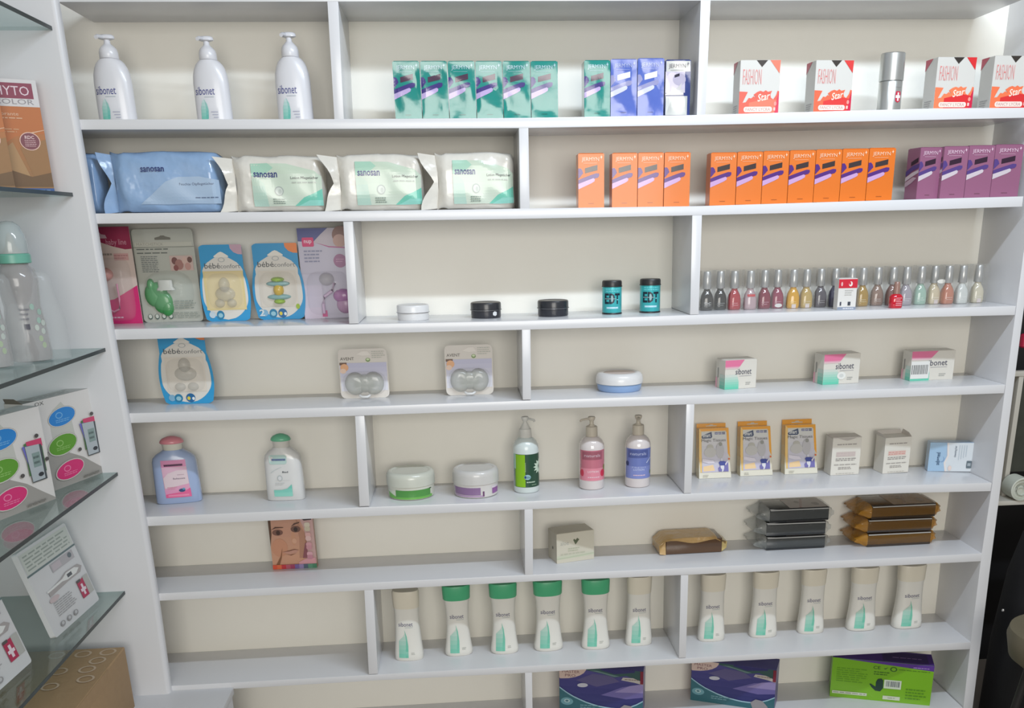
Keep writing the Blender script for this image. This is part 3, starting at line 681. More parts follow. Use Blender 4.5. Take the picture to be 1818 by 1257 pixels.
mb = MB(); dome(mb, .52*w, .28*h, .43*w, .25*h, .026, clear((232, 228, 240), .12, bump=.25), pw=4, flat_=.45); mb.build('clear_blister', t, smooth=50)

# ---- row 3: tins and canisters ---------------------------------------------------
def round_place(b, ul, ur, vb, vt, ry=1.0):
    p = base(b, (ul+ur)/2, vb); y = p.y
    for _ in range(3):
        r = (at_y(ur, vb, y+.02).x-at_y(ul, vb, y+.02).x)/2; cy = y+r*ry
    r = (at_y(ur, vb, cy).x-at_y(ul, vb, cy).x)/2; cx = (at_y(ur, vb, cy).x+at_y(ul, vb, cy).x)/2
    z = zt(b, cx)+.0002
    return Vector((cx, cy, z)), r, at_y((ul+ur)/2, vt, cy).z-z
def tin(label, group, ul, ur, vb, vt, colr, lid, seam, sticker=False):
    p, r, h = round_place('D', ul, ur, vb, vt)
    t = thing('cream_tin', label, 'tin', p, 0, group)
    m1 = mat(colr, rough=.3, coat=.2); m2 = mat(lid, rough=.3, coat=.2)
    mb = MB(); mb.lathe([(.93*r, 0), (.955*r, .003), (.955*r, .50*h)], m1, n=40); mb.build('tin_body', t, smooth=40)
    mb = MB(); mb.lathe([(.97*r, .49*h), (1.0*r, .495*h), (1.0*r, .53*h), (.975*r, .54*h), (.975*r, .88*h), (.95*r, .95*h), (.89*r, .985*h), (.82*r, .99*h), (.80*r, .975*h), (0.02*r, .97*h)], m2, n=40); mb.build('lid', t, smooth=40)
    mb = MB(); mb.lathe([(.972*r, .475*h), (1.012*r, .485*h), (1.012*r, .505*h), (.972*r, .51*h)], mat(seam, rough=.25, metal=.6), n=40, cap0=False, cap1=False); mb.build('rim', t, smooth=40)
    if sticker:
        P = Print(onloft([(0, .957*r, .957*r), (h, .957*r, .957*r)], turn=D2R(34)), step=.003); P.poly([(-.15*r, .2*h), (.02*r, .14*h), (.14*r, .2*h), (.15*r, .38*h), (-.02*r, .44*h), (-.15*r, .36*h)], (222, 224, 226)); P.build('price_sticker', t)
tin('round white metal tin on the third shelf', 'tins on the third shelf', 705, 763.5, 570, 540, (226, 226, 226), (228, 228, 228), (120, 122, 128))
tin('round black tin with a small white price sticker', 'tins on the third shelf', 835.5, 891, 566, 535.5, (46, 47, 54), (44, 45, 50), (150, 152, 156), True)
tin('round black tin without any sticker', 'tins on the third shelf', 954, 1010, 563, 532, (42, 44, 52), (40, 42, 48), (150, 152, 158))
def canister(label, ul, ur, vb, vt):
    p, r, h = round_place('D', ul, ur, vb, vt)
    t = thing('canister', label, 'canister', p, D2R(-2), 'teal canisters on the third shelf')
    tm = mat((70, 188, 192), rough=.28, metal=.25); bk = mat((40, 40, 42), rough=.35)
    mb = MB(); mb.lathe([(.93*r, .035*h), (.955*r, .045*h), (.955*r, .82*h)], tm, n=36); mb.build('can', t, smooth=40)
    mb = MB(); mb.lathe([(.95*r, 0), (.995*r, .006*h), (.995*r, .03*h), (.955*r, .045*h)], bk, n=36); mb.build('base_rim', t, smooth=40)
    mb = MB(); mb.lathe([(1.0*r, .81*h), (1.01*r, .82*h), (1.0*r, .835*h), (.97*r, .84*h), (.97*r, .95*h), (.92*r, .99*h), (.84*r, h), (.02*r, h)], bk, n=36); mb.build('lid', t, smooth=40)
    P = Print(onloft([(0, .957*r, .957*r), (h, .957*r, .957*r)]), step=.003, rough=.35)
    P.text('EDT', -.76*r, .31*h, .68*r, .625*h, (22, 36, 52), .03); P.rect(-.62*r, .165*h, .52*r, .225*h, (160, 212, 226)); P.small(-.6*r, .17*h, .5*r, .225*h, 1, (206, 232, 240), 2, .02)
    P.small(-.7*r, .66*h, .7*r, .78*h, 2, (110, 208, 214), 9, .1); P.ell(-.1*r, .47*h, .1*r, .1*h, (150, 176, 180)); P.rect(-.75*r, .455*h, .3*r, .475*h, (150, 176, 180)); P.rect(.35*r, .42*h, .55*r, .45*h, (110, 200, 206))
    P.build('front_print', t)
canister('teal canister with black lid, beside the black tins', 1068.5, 1104, 558.5, 497.5)
canister('teal canister with black lid, nearest the divider at the nail polish', 1135, 1172, 556, 494.5)

# ---- row 3: nail polish ----------------------------------------------------------
POL = [(1254.5, (44, 44, 46), 'black nail polish touching the divider'), (1278, (34, 36, 38), 'black nail polish beside the bright red one'), (1303, (178, 44, 58), 'bright red nail polish near the two black ones'),
 (1331, (190, 164, 170), 'clear mauve nail polish with red neck'), (1356, (134, 36, 64), 'dark wine red nail polish without sticker'), (1379, (150, 56, 86), 'crimson nail polish with round white sticker'),
 (1407, (222, 164, 14), 'bright yellow nail polish'), (1430, (196, 166, 96), 'pale gold nail polish beside the yellow one'), (1455, (88, 82, 92), 'smoky grey nail polish'), (1481, (54, 50, 86), 'navy blue nail polish left of the small white carton'),
 (1509, (120, 112, 110), 'nail polish half hidden behind the small white carton'), (1529, (176, 140, 56), 'olive gold nail polish right of the small white carton'), (1555.5, (150, 122, 108), 'taupe nail polish behind the short red bottle'),
 (1582.4, (142, 104, 96), 'brown nail polish right of the short red bottle'), (1606, (170, 164, 174), 'lilac grey nail polish'), (1631.7, (164, 196, 180), 'mint green nail polish'),
 (1655.6, (216, 202, 172), 'cream nail polish with two white stickers'), (1680, (198, 128, 104), 'salmon orange nail polish'), (1704.9, (216, 220, 216), 'pure white nail polish'), (1732.6, (212, 204, 180), 'ivory nail polish at the end of the row')]
capm = mat((196, 196, 194), rough=.28, metal=.55, name='silver_cap')
def polish(i, uc, col, label):
    f = (uc-1254.5)/(1732.6-1254.5); vb = 545.5-12.8*f; vt = 472-10.5*f
    p, r, h = round_place('D', uc-11.5, uc+11.5, vb, vt)
    p.y = .112+.008*math.sin(i*1.7); p.x = at_y(uc-.5, vb, p.y).x; r = .0156; h = .0905
    t = thing('nail_polish', label, 'nail polish', p, D2R(random.uniform(-8, 8)), 'nail polish row on the third shelf')
    gl = mat(col, rough=.08, coat=.6, spec=.6)
    secs = [(0, .86*r, .80*r, 3), (.02*h, .96*r, .9*r, 3), (.09*h, r, .92*r, 3), (.28*h, .98*r, .9*r, 3), (.38*h, .88*r, .82*r, 2.6), (.46*h, .68*r, .64*r), (.51*h, .50*r, .48*r), (.56*h, .46*r, .46*r)]
    mb = MB(); loft(mb, secs, gl, n=22); mb.build('bottle', t, smooth=50)
    mb = MB(); mb.lathe([(.66*r, .555*h), (.70*r, .565*h), (.65*r, .75*h), (.58*r, .985*h), (.52*r, h)], capm, n=18); mb.build('cap', t, smooth=50)
    mb = MB(); s = r*1.08; mb.rings([[(-s, -s, z), (s, -s, z), (s, s, z), (-s, s, z)] for z in (.0004, h*1.03)], clear((168, 166, 160), .2, .12), cap0=False); mb.build('clear_sleeve', t, smooth=0)
    P = Print(onloft(secs), step=.003, rough=.4); lt = mixc(col, (255, 255, 255), .45)
    if i == 0: P.text('TIC', -.6*r, .15*h, .5*r, .21*h, (210, 210, 210), .01)
    if i != 3: P.small(-.6*r, .1*h, .6*r, .2*h, 2, tuple(round(x) for x in lt), i)
    if i in (6, 7, 16, 19): P.rrect(-.32*r, .01*h, .34*r, .11*h, .0008, (228, 216, 214))
    if i == 5: P.ell(0, .08*h, .6*r, .05*h, (230, 230, 226))
    if i == 3: P.rect(-.62*r, .34*h, .62*r, .40*h, (200, 50, 60))
    if len(P.mb.f): P.build('front_print', t)
    if i in (9, 16):
        Q = Print(lambda a, b, o: (a, -s-o, b), rough=.5); Q.ell(.5*r, .60*h, .75*r, .055*h, (226, 224, 216)); Q.build('price_sticker', t)
for i, (uc, col, lb) in enumerate(POL): polish(i, uc, col, lb)
# small carton and short red bottle in front of the row
p = base('D', 1485, 544); q = base('D', 1515, 544); w = at_y(1516.5, 544, .03).x-at_y(1484, 544, .03).x; x0 = at_y(1484, 544, .03).x
h = at_y(1484, 495, .03).z-zt('D', x0)
t = thing('remedy_carton', 'small white carton with red top band among the nail polish', 'box', (x0, .022, zt('D', x0)+.0002), 0)
carton(t, w, .026, h, mat((222, 220, 216), rough=.4))
P = Print(flat(w, h)); P.rect(0, .70, 1, .985, (206, 34, 56)); P.ell(.64, .83, .1, .08, (240, 226, 220)); P.ell(.60, .85, .05, .05, (206, 34, 56)); P.small(.35, .45, .85, .66, 3, (190, 190, 186), 3); P.rect(.55, .14, .70, .26, (60, 66, 78)); P.rect(0, 0, 1, .09, (140, 150, 168)); P.small(.3, .01, .9, .08, 1, (224, 224, 228)); P.rect(.12, .14, .2, .26, (70, 74, 88)); P.ell(.16, .83, .05, .07, (230, 180, 180))
P.build('front_print', t)
p, r, h = round_place('D', 1553, 1574, 543, 497); p.y = .036
t = thing('red_polish_bottle', 'short red bottle with brown cap standing before the polish row', 'nail polish', p, 0)
mb = MB(); loft(mb, [(0, .9*r, .7*r, 3), (.04*h, r, .8*r, 3), (.42*h, r, .8*r, 3), (.52*h, .8*r, .65*r), (.54*h, .5*r, .5*r)], mat((196, 22, 44), rough=.1, coat=.6), n=22); mb.build('bottle', t, smooth=50)
mb = MB(); mb.lathe([(.54*r, .54*h), (.52*r, .8*h), (.42*r, .99*h), (.38*r, h)], mat((150, 116, 104), rough=.3), n=18); mb.build('cap', t, smooth=50)
P = Print(flat(r, h, y=-.8*r)); P.mb = MB(); P = Print(onloft([(0, r, .8*r, 3), (h, r, .8*r, 3)]), step=.003); P.small(-.3*r, .08*h, .7*r, .42*h, 5, (232, 170, 180), 4); P.build('front_print', t)

# ---- row 4: twin soother packs, tin, soaps -----------------------------------------
def avent(label, ul, ur, vl, vr, vt):
    p, w, h = card_place('E', ul, ur, vl, vr, vt)
    t = thing('blister_card', label, 'baby goods', p, 0, 'clear soother packs on the fourth shelf')
    mb = MB(); plate(mb, rr(.02*w, 0, .98*w, h, .012), 0, .0015, mat((220, 214, 206), rough=.35, coat=.2)); mb.build('card', t, smooth=0)
    P = Print(flat(w, h), rough=.35)
    P.grad([(.04, .15), (.96, .15), (.96, .72), (.04, .72)], (226, 226, 232), (192, 192, 218), 6)
    P.text('AVENT', .06, .775, .33, .835, (112, 108, 104), .01); P.ell(.6, .775, .045, .04, (120, 150, 90)); P.ell(.6, .785, .03, .022, (206, 220, 180))
    P.poly([(.38, .89), (.5, .95), (.6, .95), (.66, .87), (.5, .86)], (232, 226, 218)); P.small(.68, .80, .95, .96, 4, (184, 186, 176), 7, .3)
    P.rect(.04, .68, .18, .73, (110, 80, 64)); P.ell(.13, .63, .08, .075, (232, 176, 132)); P.ell(.10, .56, .06, .05, (236, 206, 186)); P.build('front_print', t)
    sil = mat((184, 186, 174), rough=.15, alpha=.6, coat=.6, name='grey_silicone')
    mb = MB(); dome(mb, .32*w, .30*h, .21*w, .235*h, .014, sil, n=24, flat_=.3); dome(mb, .68*w, .30*h, .21*w, .235*h, .014, sil, n=24, flat_=.3); dome(mb, .5*w, .30*h, .2*w, .19*h, .0135, sil, n=22, flat_=.3)
    mb.build('soother', t, smooth=50)
    mb = MB(); dome(mb, .5*w, .30*h, .43*w, .25*h, .022, clear((236, 236, 236), .14, bump=.5, bscale=30), pw=3.2, flat_=.55); mb.build('clear_blister', t, smooth=50)
    mb = MB(); mb.tube([(.40*w, -.012, .07*h), (.45*w, -.018, .045*h), (.55*w, -.018, .045*h), (.60*w, -.012, .07*h)], .003, mat((224, 224, 222), rough=.3)); mb.build('latch', t, smooth=50)
avent('clear twin soother pack, the one farther from the divider', 604.5, 694, 707.5, 705.5, 620)
avent('clear twin soother pack, the one nearer the divider', 791, 878.5, 702, 700, 613.5)
p, r, h = round_place('E', 1058, 1140.5, 699, 659.5)
t = thing('cream_tin', 'low round white and pale blue cream tin', 'tin', p, 0)
mb = MB(); mb.lathe([(.86*r, 0), (.92*r, .004), (.955*r, .40*h)], mat((142, 172, 214), rough=.3, coat=.2), n=44); mb.build('tin_body', t, smooth=40)
mb = MB(); mb.lathe([(.96*r, .40*h), (.995*r, .42*h), (1.0*r, .62*h), (.97*r, .82*h), (.90*r, .95*h), (.80*r, h), (.70*r, .99*h), (.66*r, .955*h), (.02*r, .95*h)], mat((222, 221, 220), rough=.3, coat=.2), n=44); mb.build('lid', t, smooth=40)
mb = MB(); mb.lathe([(.66*r, .962*h), (.01*r, .962*h)], mat((206, 188, 180), rough=.35), n=40, cap0=False); mb.build('lid_picture', t, smooth=0)
mb = MB(); mb.lathe([(.958*r, .385*h), (.985*r, .395*h), (.985*r, .41*h), (.958*r, .415*h)], mat((120, 140, 160), rough=.3), n=44, cap0=False, cap1=False); mb.build('rim', t, smooth=40)
def quad_box(b, fl, fr, vt, bl=None, depth=.05, yaw=None):
    p, q = base(b, *fl), base(b, *fr); d = q-p
    if yaw is None: yaw = math.atan2(d.y, d.x); w = d.xy.length
    else: w = (at_y(fr[0], fr[1], p.y)-p).x/math.cos(yaw)
    return p, w, at_y(fl[0], vt, p.y).z-p.z, yaw
def soap(label, fl, fr, vt, yaw, depth, sticker=False, round_st=False):
    p, w, h, yaw = quad_box('E', fl, fr, vt, yaw=yaw)
    t = thing('soap_carton', label, 'box', p, yaw, 'soap cartons on the fourth shelf')
    carton(t, w, depth, h, mat((216, 212, 202), rough=.35))
    P = Print(flat(w, h), rough=.35)
    P.grad([(.0, .0), (.44, .0), (.44, .25), (.38, .5), (0, .5)], (96, 200, 170), (212, 212, 204), 6)
    P.poly([(0, .78), (.46, .78), (.6, 1), (0, 1)], (222, 120, 156)); P.grad([(0, .70), (.40, .70), (.46, .78), (0, .78)], (216, 206, 200), (222, 150, 176), 2)
    P.text('sibonet', .33, .50, .83, .70, (70, 72, 92), .0); P.rect(.45, .44, .83, .455, (170, 170, 176)); P.small(.66, .12, .82, .24, 2, (166, 168, 164))
    if round_st: P.ell(.5, .28, .12, .13, (228, 228, 222)); P.ell(.5, .28, .06, .06, (206, 208, 204))
    if sticker:
        P.rect(.0, .07, .42, .66, (226, 226, 222)); o = P.off(); rn = random.Random(2); a = .02
        while a < .38:
            ww = .006+.012*rn.random(); P.rect(a, .22, a+ww, .54, (90, 92, 92), o); a += ww+.006+.012*rn.random()
    P.build('front_print', t)
    S = Print(lambda a, b, o: (-o, (1-a)*depth, b*h), rough=.4); S.grad([(.45, 0), (1, 0), (1, .5), (.45, .5)], (96, 196, 168), (208, 212, 204), 4); S.rect(.0, 0, .18, .35, (228, 172, 186)); S.rect(.2, .35, .3, .7, (150, 150, 146)); S.build('side_print', t)
soap('white soap carton with pink corner, farthest from the end board', (1286, 692), (1345, 686.5), 640.5, D2R(10), .052)
soap('white soap carton with round white sticker', (1460, 683.4), (1527.5, 678.5), 630, D2R(7), .05, round_st=True)
soap('white soap carton with barcode sticker nearest the end board', (1614.6, 676.6), (1693, 675.4), 624.6, D2R(3), .045, sticker=True)
# ---- row 5 -----------------------------------------------------------------------
def bath_bottle(label, ul, ur, vl, vr, vt, yaw, body, capc, neck, lab):
    p, q = base('F', ul, vl), base('F', ur, vr)
    y = (p.y+q.y)/2; x = (at_y(ul, (vl+vr)/2, y).x+at_y(ur, (vl+vr)/2, y).x)/2; R = (at_y(ur, vl, y).x-at_y(ul, vl, y).x)/2
    cy = y+.5*R; z = zt('F', x)+.0002; H = at_y((ul+ur)/2-6, vt, cy).z-z
    t = thing('bath_bottle', label, 'bottle', (x, cy, z), yaw, 'flat bath bottles on the fifth shelf')
    bm_ = mat(body, rough=.25, coat=.3)
    secs = [(0, .96*R, .44*R, 3.2), (.012*H, R, .48*R, 3.2), (.3*H, .985*R, .48*R, 3.2), (.62*H, .955*R, .47*R, 3.0), (.68*H, .91*R, .46*R, 2.6), (.73*H, .76*R, .43*R, 2.3), (.77*H, .56*R, .39*R), (.80*H, .43*R, .36*R)]
    mb = MB(); loft(mb, secs, bm_, n=36); mb.build('bottle', t, smooth=50)
    mb = MB(); loft(mb, [(.795*H, .40*R, .33*R), (.81*H, .42*R, .35*R), (.875*H, .44*R, .36*R), (.90*H, .50*R, .39*R)], mat(neck, rough=.35), n=30); mb.build('neck', t, smooth=50)
    mb = MB(); loft(mb, [(.895*H, .50*R, .39*R), (.905*H, .53*R, .41*R), (.935*H, .50*R, .39*R), (.965*H, .40*R, .32*R), (.99*H, .20*R, .17*R), (H, .02*R, .02*R)], mat(capc, rough=.3, coat=.2), n=30); mb.build('cap', t, smooth=60)
    P = Print(onloft(secs), step=.003, rough=.3); lab(P, R, H); P.build('front_label', t)
def lab_pink(P, R, H):
    P.grad([(-.52*R, .10*H), (.58*R, .10*H), (.52*R, .66*H), (-.54*R, .66*H)], (228, 150, 190), (224, 196, 208), 5)
    P.rect(-.54*R, .56*H, .52*R, .665*H, (224, 150, 190)); P.rect(-.42*R, .575*H, .38*R, .605*H, (76, 40, 70)); P.text('sanosan', -.40*R, .575*H, .36*R, .605*H, (110, 70, 100), .02)
    P.poly([(-.52*R, .40*H), (-.3*R, .47*H), (.1*R, .51*H), (.52*R, .51*H), (.55*R, .30*H), (-.5*R, .24*H)], (228, 208, 214))
    P.text('Badezusatz', -.10*R, .375*H, .42*R, .40*H, (100, 80, 104), .01); P.small(.1*R, .43*H, .4*R, .455*H, 1, (190, 160, 176)); P.small(-.4*R, .22*H, .05*R, .27*H, 2, (216, 150, 170), 3)
    P.poly([(-.5*R, .10*H), (.6*R, .10*H), (.58*R, .235*H), (.3*R, .18*H), (-.2*R, .165*H), (-.5*R, .15*H)], (230, 98, 150)); P.ell(.22*R, .205*H, .14*R, .025*H, (44, 74, 120)); P.ell(.3*R, .225*H, .06*R, .015*H, (90, 160, 190)); P.rect(-.4*R, .12*H, .5*R, .145*H, (238, 140, 176))
def lab_green(P, R, H):
    P.rrect(-.62*R, .56*H, .30*R, .70*H, .006, (186, 212, 206)); P.rect(-.48*R, .615*H, .24*R, .645*H, (70, 90, 130)); P.text('sanosan', -.46*R, .615*H, .22*R, .645*H, (120, 136, 168), .02)
    P.poly([(-.6*R, .44*H), (-.3*R, .49*H), (0, .52*H), (0, .515*H), (-.3*R, .48*H), (-.6*R, .425*H)], (196, 204, 204)); P.text('Bad', .02*R, .43*H, .32*R, .455*H, (80, 90, 96), .02)
    P.ell(-.14*R, .35*H, .14*R, .045*H, (188, 194, 194)); P.ell(-.14*R, .35*H, .09*R, .03*H, (220, 221, 222)); P.rect(-.4*R, .315*H, .4*R, .32*H, (204, 206, 206)); P.small(-.4*R, .24*H, .1*R, .29*H, 2, (200, 204, 204))
    P.grad([(-.52*R, .07*H), (.45*R, .07*H), (.45*R, .255*H), (.2*R, .19*H), (-.1*R, .17*H), (-.52*R, .17*H)], (150, 214, 198), (112, 196, 180), 3)
bath_bottle('light blue bath bottle with pink cap and pink label', 274.7, 354.8, 898, 891.5, 773.5, D2R(9), (166, 184, 218), (226, 146, 156), (222, 220, 206), lab_pink)
bath_bottle('white bath bottle with mint green cap and label', 472.8, 541, 889.8, 889, 769, D2R(-3), (222, 222, 220), (112, 190, 152), (214, 212, 204), lab_green)
def jar(label, ul, ur, vb, vt, tint, band, band2, kind):
    p, r, h = round_place('F', ul, ur, vb, vt)
    h = at_y((ul+ur)/2, vt, p.y+r*.9).z-p.z
    t = thing('body_butter_jar', label, 'jar', p, D2R(-6), 'wide jars on the fifth shelf')
    fm_ = mat(mixc((214, 212, 204), tint, .25), rough=.35, coat=.3)
    secs = [(0, .88*r, .88*r), (.04*h, .94*r, .94*r), (.50*h, .965*r, .965*r)]
    mb = MB(); mb.lathe([(.88*r, 0), (.94*r, .04*h), (.965*r, .50*h)], fm_, n=44); mb.build('jar', t, smooth=40)
    mb = MB(); mb.lathe([(.98*r, .49*h), (1.0*r, .50*h), (1.0*r, .78*h), (.98*r, .88*h), (.92*r, .955*h), (.84*r, .985*h), (.78*r, .98*h), (.75*r, .955*h), (.02*r, .95*h)], mat(mixc((204, 204, 196), tint, .25), rough=.3, coat=.4), n=44); mb.build('lid', t, smooth=40)
    P = Print(onloft(secs, turn=D2R(6)), step=.003, rough=.3)
    if kind == 'g':
        P.rect(-.92*r, .12*h, -.62*r, .34*h, (214, 222, 206)); P.rect(-.94*r, .05*h, .86*r, .15*h, band2); P.rect(-.60*r, .13*h, .80*r, .39*h, band); P.poly([(-.94*r, .05*h), (-.60*r, .05*h), (-.6*r, .14*h), (-.94*r, .30*h)], band2); P.rect(.76*r, .36*h, .84*r, .40*h, (60, 90, 60))
    else:
        P.rect(-.93*r, .13*h, .18*r, .40*h, band); P.rect(-.93*r, .06*h, .30*r, .115*h, band2); P.rect(.27*r, .07*h, .34*r, .26*h, (110, 70, 110)); P.rect(.68*r, .12*h, .92*r, .32*h, (150, 96, 160)); P.rect(.66*r, .33*h, .92*r, .40*h, (226, 214, 226))
    P.build('front_label', t)
jar('wide cream jar with green label band', 689, 774.5, 890, 823.3, (206, 216, 190), (84, 150, 74), (112, 180, 84), 'g')
jar('wide cream jar with purple label band', 805, 887, 886.5, 819, (214, 206, 216), (142, 112, 152), (180, 150, 186), 'p')

def pump_round(label, ul, ur, vb, vt, kind):
    p, r, h = round_place('F', ul, ur, vb, vt); r *= .97
    t = thing('lotion_pump_bottle', label, 'bottle', p, D2R({'green': 8, 'pink': 4, 'blue': 0}[kind]), 'round pump bottles on the fifth shelf')
    pk = kind != 'green'
    bm_ = mat((224, 216, 214), rough=.1, coat=.8) if pk else mat((216, 226, 224), rough=.25, coat=.3)
    cm = mat((206, 198, 182) if pk else (218, 218, 212), rough=.35)
    secs = [(0, .90*r, .90*r), (.008*h, .96*r, .96*r), (.02*h, r, r), (.58*h, r, r), (.63*h, .96*r, .96*r), (.68*h, .82*r, .82*r), (.715*h, .62*r, .62*r), (.73*h, .48*r, .48*r)]
    mb = MB(); mb.lathe([(b, a) for a, b, _ in secs], bm_, n=40); mb.build('bottle', t, smooth=50)
    mb = MB()
    if pk: mb.lathe([(.44*r, .73*h), (.47*r, .735*h), (.46*r, .86*h), (.40*r, .87*h), (.26*r, .873*h), (.24*r, .885*h), (.17*r, .89*h), (.16*r, .95*h)], cm, n=26)
    else: mb.lathe([(.48*r, .73*h), (.50*r, .74*h), (.46*r, .84*h), (.40*r, .845*h), (.36*r, .86*h), (.16*r, .925*h), (.13*r, .95*h)], cm, n=26)
    mb.build('pump_collar', t, smooth=40)
    mb = MB(); mb.lathe([(.18*r, .94*h), (.24*r, .955*h), (.30*r, .985*h), (.26*r, h), (.02*r, h)], cm, n=22)
    d = {'green': (.55, -.75), 'pink': (-.95, -.45), 'blue': (-.1, -.95)}[kind]
    mb.tube([(0, 0, .968*h), (d[0]*.5*r, d[1]*.5*r, .978*h), (d[0]*.95*r, d[1]*.95*r, .972*h), (d[0]*1.05*r, d[1]*1.05*r, .955*h)], .09*r, cm); mb.build('pump_head', t, smooth=50)
    P = Print(onloft(secs), step=.0022, rough=.3)
    if kind == 'green':
        P.rect(-.985*r, .085*h, .985*r, .53*h, (44, 78, 60)); P.rect(-.94*r, .09*h, -.28*r, .525*h, (138, 190, 30)); P.rect(-.99*r, .33*h, -.9*r, .53*h, (170, 206, 190))
        for k in range(9):
            a = D2R(70+k*27); cx, cz = .98*r, .35*h; L = .62*r; ux, uz = math.cos(a), math.sin(a)
            if ux > .25: continue
            q = [(cx+ux*.12*r, cz+uz*.12*r), (cx+ux*L*.6-uz*.11*r, cz+uz*L*.6+ux*.11*r), (cx+ux*L, cz+uz*L), (cx+ux*L*.6+uz*.11*r, cz+uz*L*.6-ux*.11*r)]
            P.poly([(min(.97*r, a2), b2) for a2, b2 in q], (206, 226, 206))
        P.ell(-.12*r, .225*h, .26*r, .035*h, (150, 190, 200)); P.ell(-.28*r, .225*h, .08*r, .02*h, (40, 70, 120)); P.text('aloe', -.18*r, .21*h, .1*r, .24*h, (70, 110, 120), .01)
        P.small(-.2*r, .14*h, .5*r, .175*h, 1, (190, 210, 190)); P.small(.2*r, .11*h, .6*r, .13*h, 1, (150, 180, 150)); P.vtext('lotion', -.33*r, .30*h, -.24*r, .42*h, (200, 224, 170), 0, False)
    else:
        c0, c1, c2 = {'pink': ((196, 116, 132), (160, 92, 106), (222, 140, 156)), 'blue': ((112, 126, 186), (84, 96, 152), (130, 142, 200))}[kind]
        P.rect(-.985*r, .135*h, .985*r, .56*h, c0); P.rect(-.86*r, .43*h, .66*r, .545*h, c1); P.text('naturals', -.74*r, .47*h, .5*r, .51*h, (214, 190, 200) if kind == 'pink' else (190, 196, 224), .0)
        P.rect(-.98*r, .135*h, .98*r, .31*h, c2); P.text('LOTION', -.5*r, .25*h, .35*r, .278*h, (236, 214, 220) if kind == 'pink' else (196, 204, 232), .01); P.small(-.5*r, .17*h, .5*r, .20*h, 1, (230, 200, 210), 4)
        if kind == 'pink':
            P.ell(.72*r, .235*h, .2*r, .05*h, (206, 44, 76)); P.ell(-.88*r, .24*h, .1*r, .05*h, (206, 60, 84)); P.ell(.86*r, .31*h, .08*r, .04*h, (126, 130, 60))
        else:
            P.ell(-.9*r, .345*h, .08*r, .035*h, (50, 60, 110)); P.ell(.9*r, .215*h, .07*r, .03*h, (80, 120, 90)); P.poly([(.5*r, .36*h), (.85*r, .43*h), (.88*r, .42*h), (.56*r, .35*h)], (196, 204, 230)); P.text('FRESH', -.6*r, .288*h, .45*r, .308*h, (186, 194, 228), .0)
    P.build('front_label', t)
pump_round('pump bottle with green and dark label and daisy', 912, 958.5, 877, 739.5, 'green')
pump_round('pump bottle with pink raspberry label', 1028, 1073, 871, 739.5, 'pink')
pump_round('pump bottle with blue label nearest the tall divider', 1109, 1154, 867, 737, 'blue')

